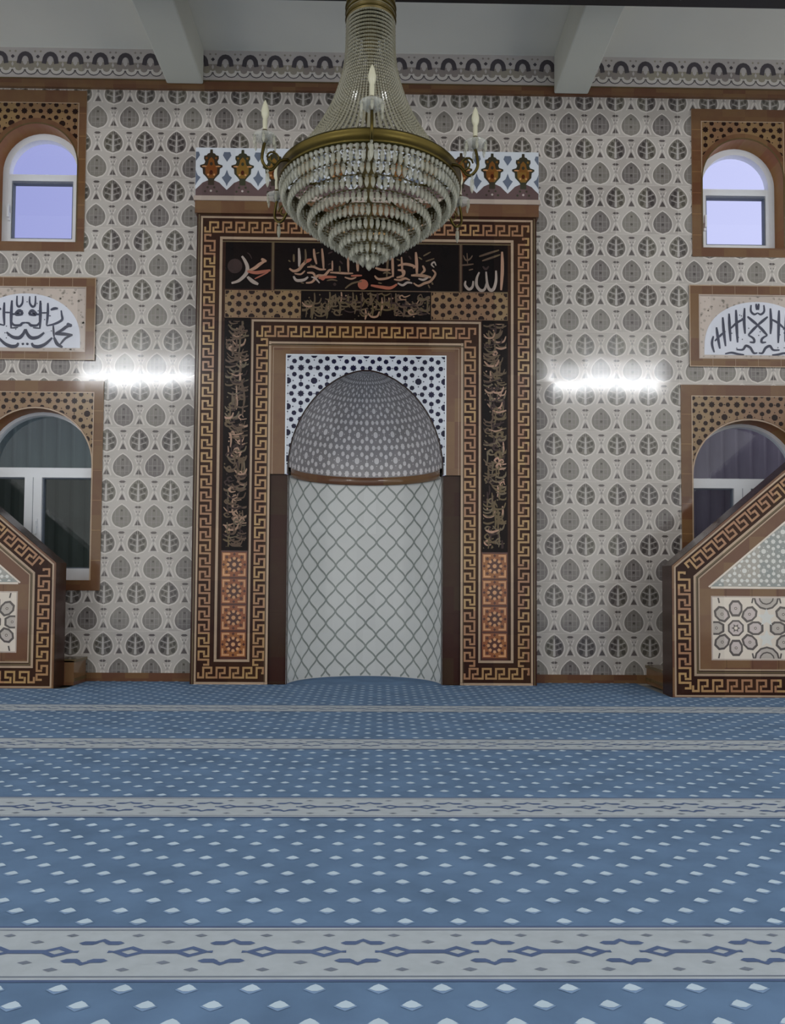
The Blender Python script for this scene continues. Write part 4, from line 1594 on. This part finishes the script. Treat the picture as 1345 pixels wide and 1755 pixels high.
mb = MB()
nb = 52
for i in range(nb):
    s = (i + 0.5) / nb * Ls[-1]
    p, d = at_len(s)
    hl, rw = Ls[-1] / nb * 0.44, 0.0090 + 0.002 * (i / nb)
    D = Vector((d.x, 0, d.y))
    A = Vector((0, 1, 0))
    B = D.cross(A)
    C = Vector((p.x, 0, zz(p.y)))
    ringp = [C + A * rw * cos(2 * pi * j / 6) + B * rw * sin(2 * pi * j / 6) for j in range(6)]
    t0, t1 = C - D * hl, C + D * hl
    for j in range(6):
        mb.face([t0, ringp[j], ringp[(j + 1) % 6]], 'bead')
        mb.face([t1, ringp[(j + 1) % 6], ringp[j]], 'bead')
NS = 88
st0 = cpart(mb, 'bead_strand')
for i in range(1, NS):
    o = st0.copy()
    COL.objects.link(o)
    o.parent = ch
    o.rotation_euler = (0, 0, 2 * pi * i / NS)


# crystal tiers of the bowl
tiers = [(0.560, 3.390, 0.085), (0.545, 3.330, 0.085), (0.505, 3.280, 0.082), (0.445, 3.225, 0.080), (0.380, 3.170, 0.078), (0.313, 3.118, 0.076), (0.245, 3.067, 0.074), (0.178, 3.018, 0.072), (0.112, 2.972, 0.070), (0.052, 2.93, 0.065)]


def prism_mesh(h, w):
    m = MB()
    prof = [(0.0, 0.0), (0.30 * w, -0.03 * h), (0.30 * w, -0.10 * h), (0.14 * w, -0.16 * h), (0.42 * w, -0.26 * h), (0.5 * w, -0.62 * h), (0.30 * w, -0.86 * h), (0.0, -h)]
    m.lathe(prof, 'crys', n=6, smooth=False)
    return m


pieces = []
for ti, (r, z, h) in enumerate(tiers):
    m = MB()
    m.torus((0, 0, zz(z)), r, 0.0045, 'golddk', 72, 6)
    cpart(m, 'tier_hoop')
    n = max(6, int(2 * pi * r / 0.036))
    for i in range(n):
        a = 2 * pi * (i + 0.5 * (ti % 2)) / n
        pieces.append((ti, r, z, h, a))
pieces.append((10, 0.0, 2.915, 0.085, 0.0))
# upper tier hung just under the ring, in front of the first hoop
pieces.sort(key=lambda p: sin(p[4]) * p[1] * 1.0 - 0.02 * p[3] + (0.0 if p[1] > 0 else -9))
shown = pieces[:100]
rest = pieces[100:]
meshes = {}
for ti, r, z, h, a in shown:
    if ti not in meshes:
        o = cpart(prism_mesh(h, 0.030 if ti < 10 else 0.045), 'crystal_prism')
        meshes[ti] = o
    else:
        o = meshes[ti].copy()
        COL.objects.link(o)
        o.parent = ch
    o.location = (r * cos(a), r * sin(a), zz(z))
    o.rotation_euler = (0, 0, a)
m = MB()
for ti, r, z, h, a in rest:
    pm = prism_mesh(h, 0.030)
    c, s = cos(a), sin(a)
    b = len(m.v)
    m.v += [(r * c + x * c - y * s, r * s + x * s + y * c, zz(z) + w) for x, y, w in pm.v]
    k = m.mi('crys')
    m.f += [tuple(b + q for q in f) for f in pm.f]
    m.m += [k] * len(pm.f)
    m.sm += [False] * len(pm.f)
o = cpart(m, 'crystal_drops')
o['kind'] = 'stuff'

# candle arms
arm_root = None


def arm_at(a):
    pts = [(0.56, 3.385), (0.62, 3.36), (0.665, 3.30), (0.70, 3.29), (0.735, 3.33), (0.73, 3.40), (0.72, 3.44)]
    q = spline(pts, 5)
    m = MB()
    m.tube([(x, 0, zz(z)) for x, z in q], 0.0095, 'gold', 8)
    cur = [(0.66 + 0.045 * cos(t) * (1 - t / 14), 3.36 + 0.045 * sin(t) * (1 - t / 14)) for t in [0.5 * i for i in range(15)]]
    m.tube([(x, 0, zz(z)) for x, z in cur], 0.006, 'gold', 6)
    arm = cpart(m, 'arm')
    arm.rotation_euler = (0, 0, a)
    X = 0.72
    m = MB()
    m.lathe([(0.0, zz(3.435)), (0.02, zz(3.437)), (0.055, zz(3.455)), (0.072, zz(3.475)), (0.070, zz(3.478)), (0.05, zz(3.462)), (0.0, zz(3.45))], 'bobeche', (X, 0, 0), 16)
    m.build('drip_dish', arm)
    m = MB()
    m.lathe([(0.012, zz(3.44)), (0.024, zz(3.46)), (0.018, zz(3.475)), (0.022, zz(3.50)), (0.016, zz(3.515))], 'golddk', (X, 0, 0), 12)
    m.build('candle_cup', arm)
    m = MB()
    m.lathe([(0.013, zz(3.51)), (0.015, zz(3.575)), (0.012, zz(3.58)), (0.022, zz(3.605)), (0.024, zz(3.63)), (0.016, zz(3.665)), (0.006, zz(3.69)), (0.0, zz(3.70))], 'bulb', (X, 0, 0), 12)
    m.build('candle_bulb', arm)
    for i in range(6):
        an = 2 * pi * i / 6
        pm = prism_mesh(0.065, 0.020)
        pm.build('dish_crystal', arm, (X + 0.066 * cos(an), 0.066 * sin(an), zz(3.47)))
    pm = prism_mesh(0.11, 0.028)
    pm.build('pendant_crystal', arm, (0.70, 0, zz(3.285)))
    return arm


NARM = 6
first = arm_at(-pi / 2 + 0.03)
for i in range(1, NARM):
    a = first.copy()
    COL.objects.link(a)
    a.parent = ch
    a.rotation_euler = (0, 0, -pi / 2 + 0.03 + 2 * pi * i / NARM)
    for chd in list(first.children):
        c = chd.copy()
        COL.objects.link(c)
        c.parent = a

# ------------------------------------------------------------------ fluorescent lamps further back in the hall
for s, x, z in ((-1, -4.75, 4.98), (1, 4.70, 4.93)):
    root = tag(empty('fluorescent_lamp', (x, -9.0, z)),
               'twin tube fluorescent lamp hung at the back of the hall, %s side' % ('left' if s < 0 else 'right'), 'lamp', 'fluorescent lamps')
    m = MB()
    m.box(-1.16, 1.16, -0.14, -0.06, -0.16, 0.40, 'metal')
    m.build('lamp_body', root)
    for dz, r in ((0.0, 0.022), (0.30, 0.026)):
        m = MB()
        if dz == 0.0:
            m.box(-1.12, 1.12, -0.05, 0.0, -0.13, 0.07, 'tube')
        else:
            m.tube([(-1.12, 0, dz), (1.12, 0, dz)], r, 'tube', 10)
        m.build('lamp_tube', root)
    for dx in (-0.7, 0.7):
        m = MB()
        m.tube([(dx, -0.1, 0.40), (dx, -0.1, CZ - z)], 0.008, 'metal', 6)
        m.build('hanger', root)
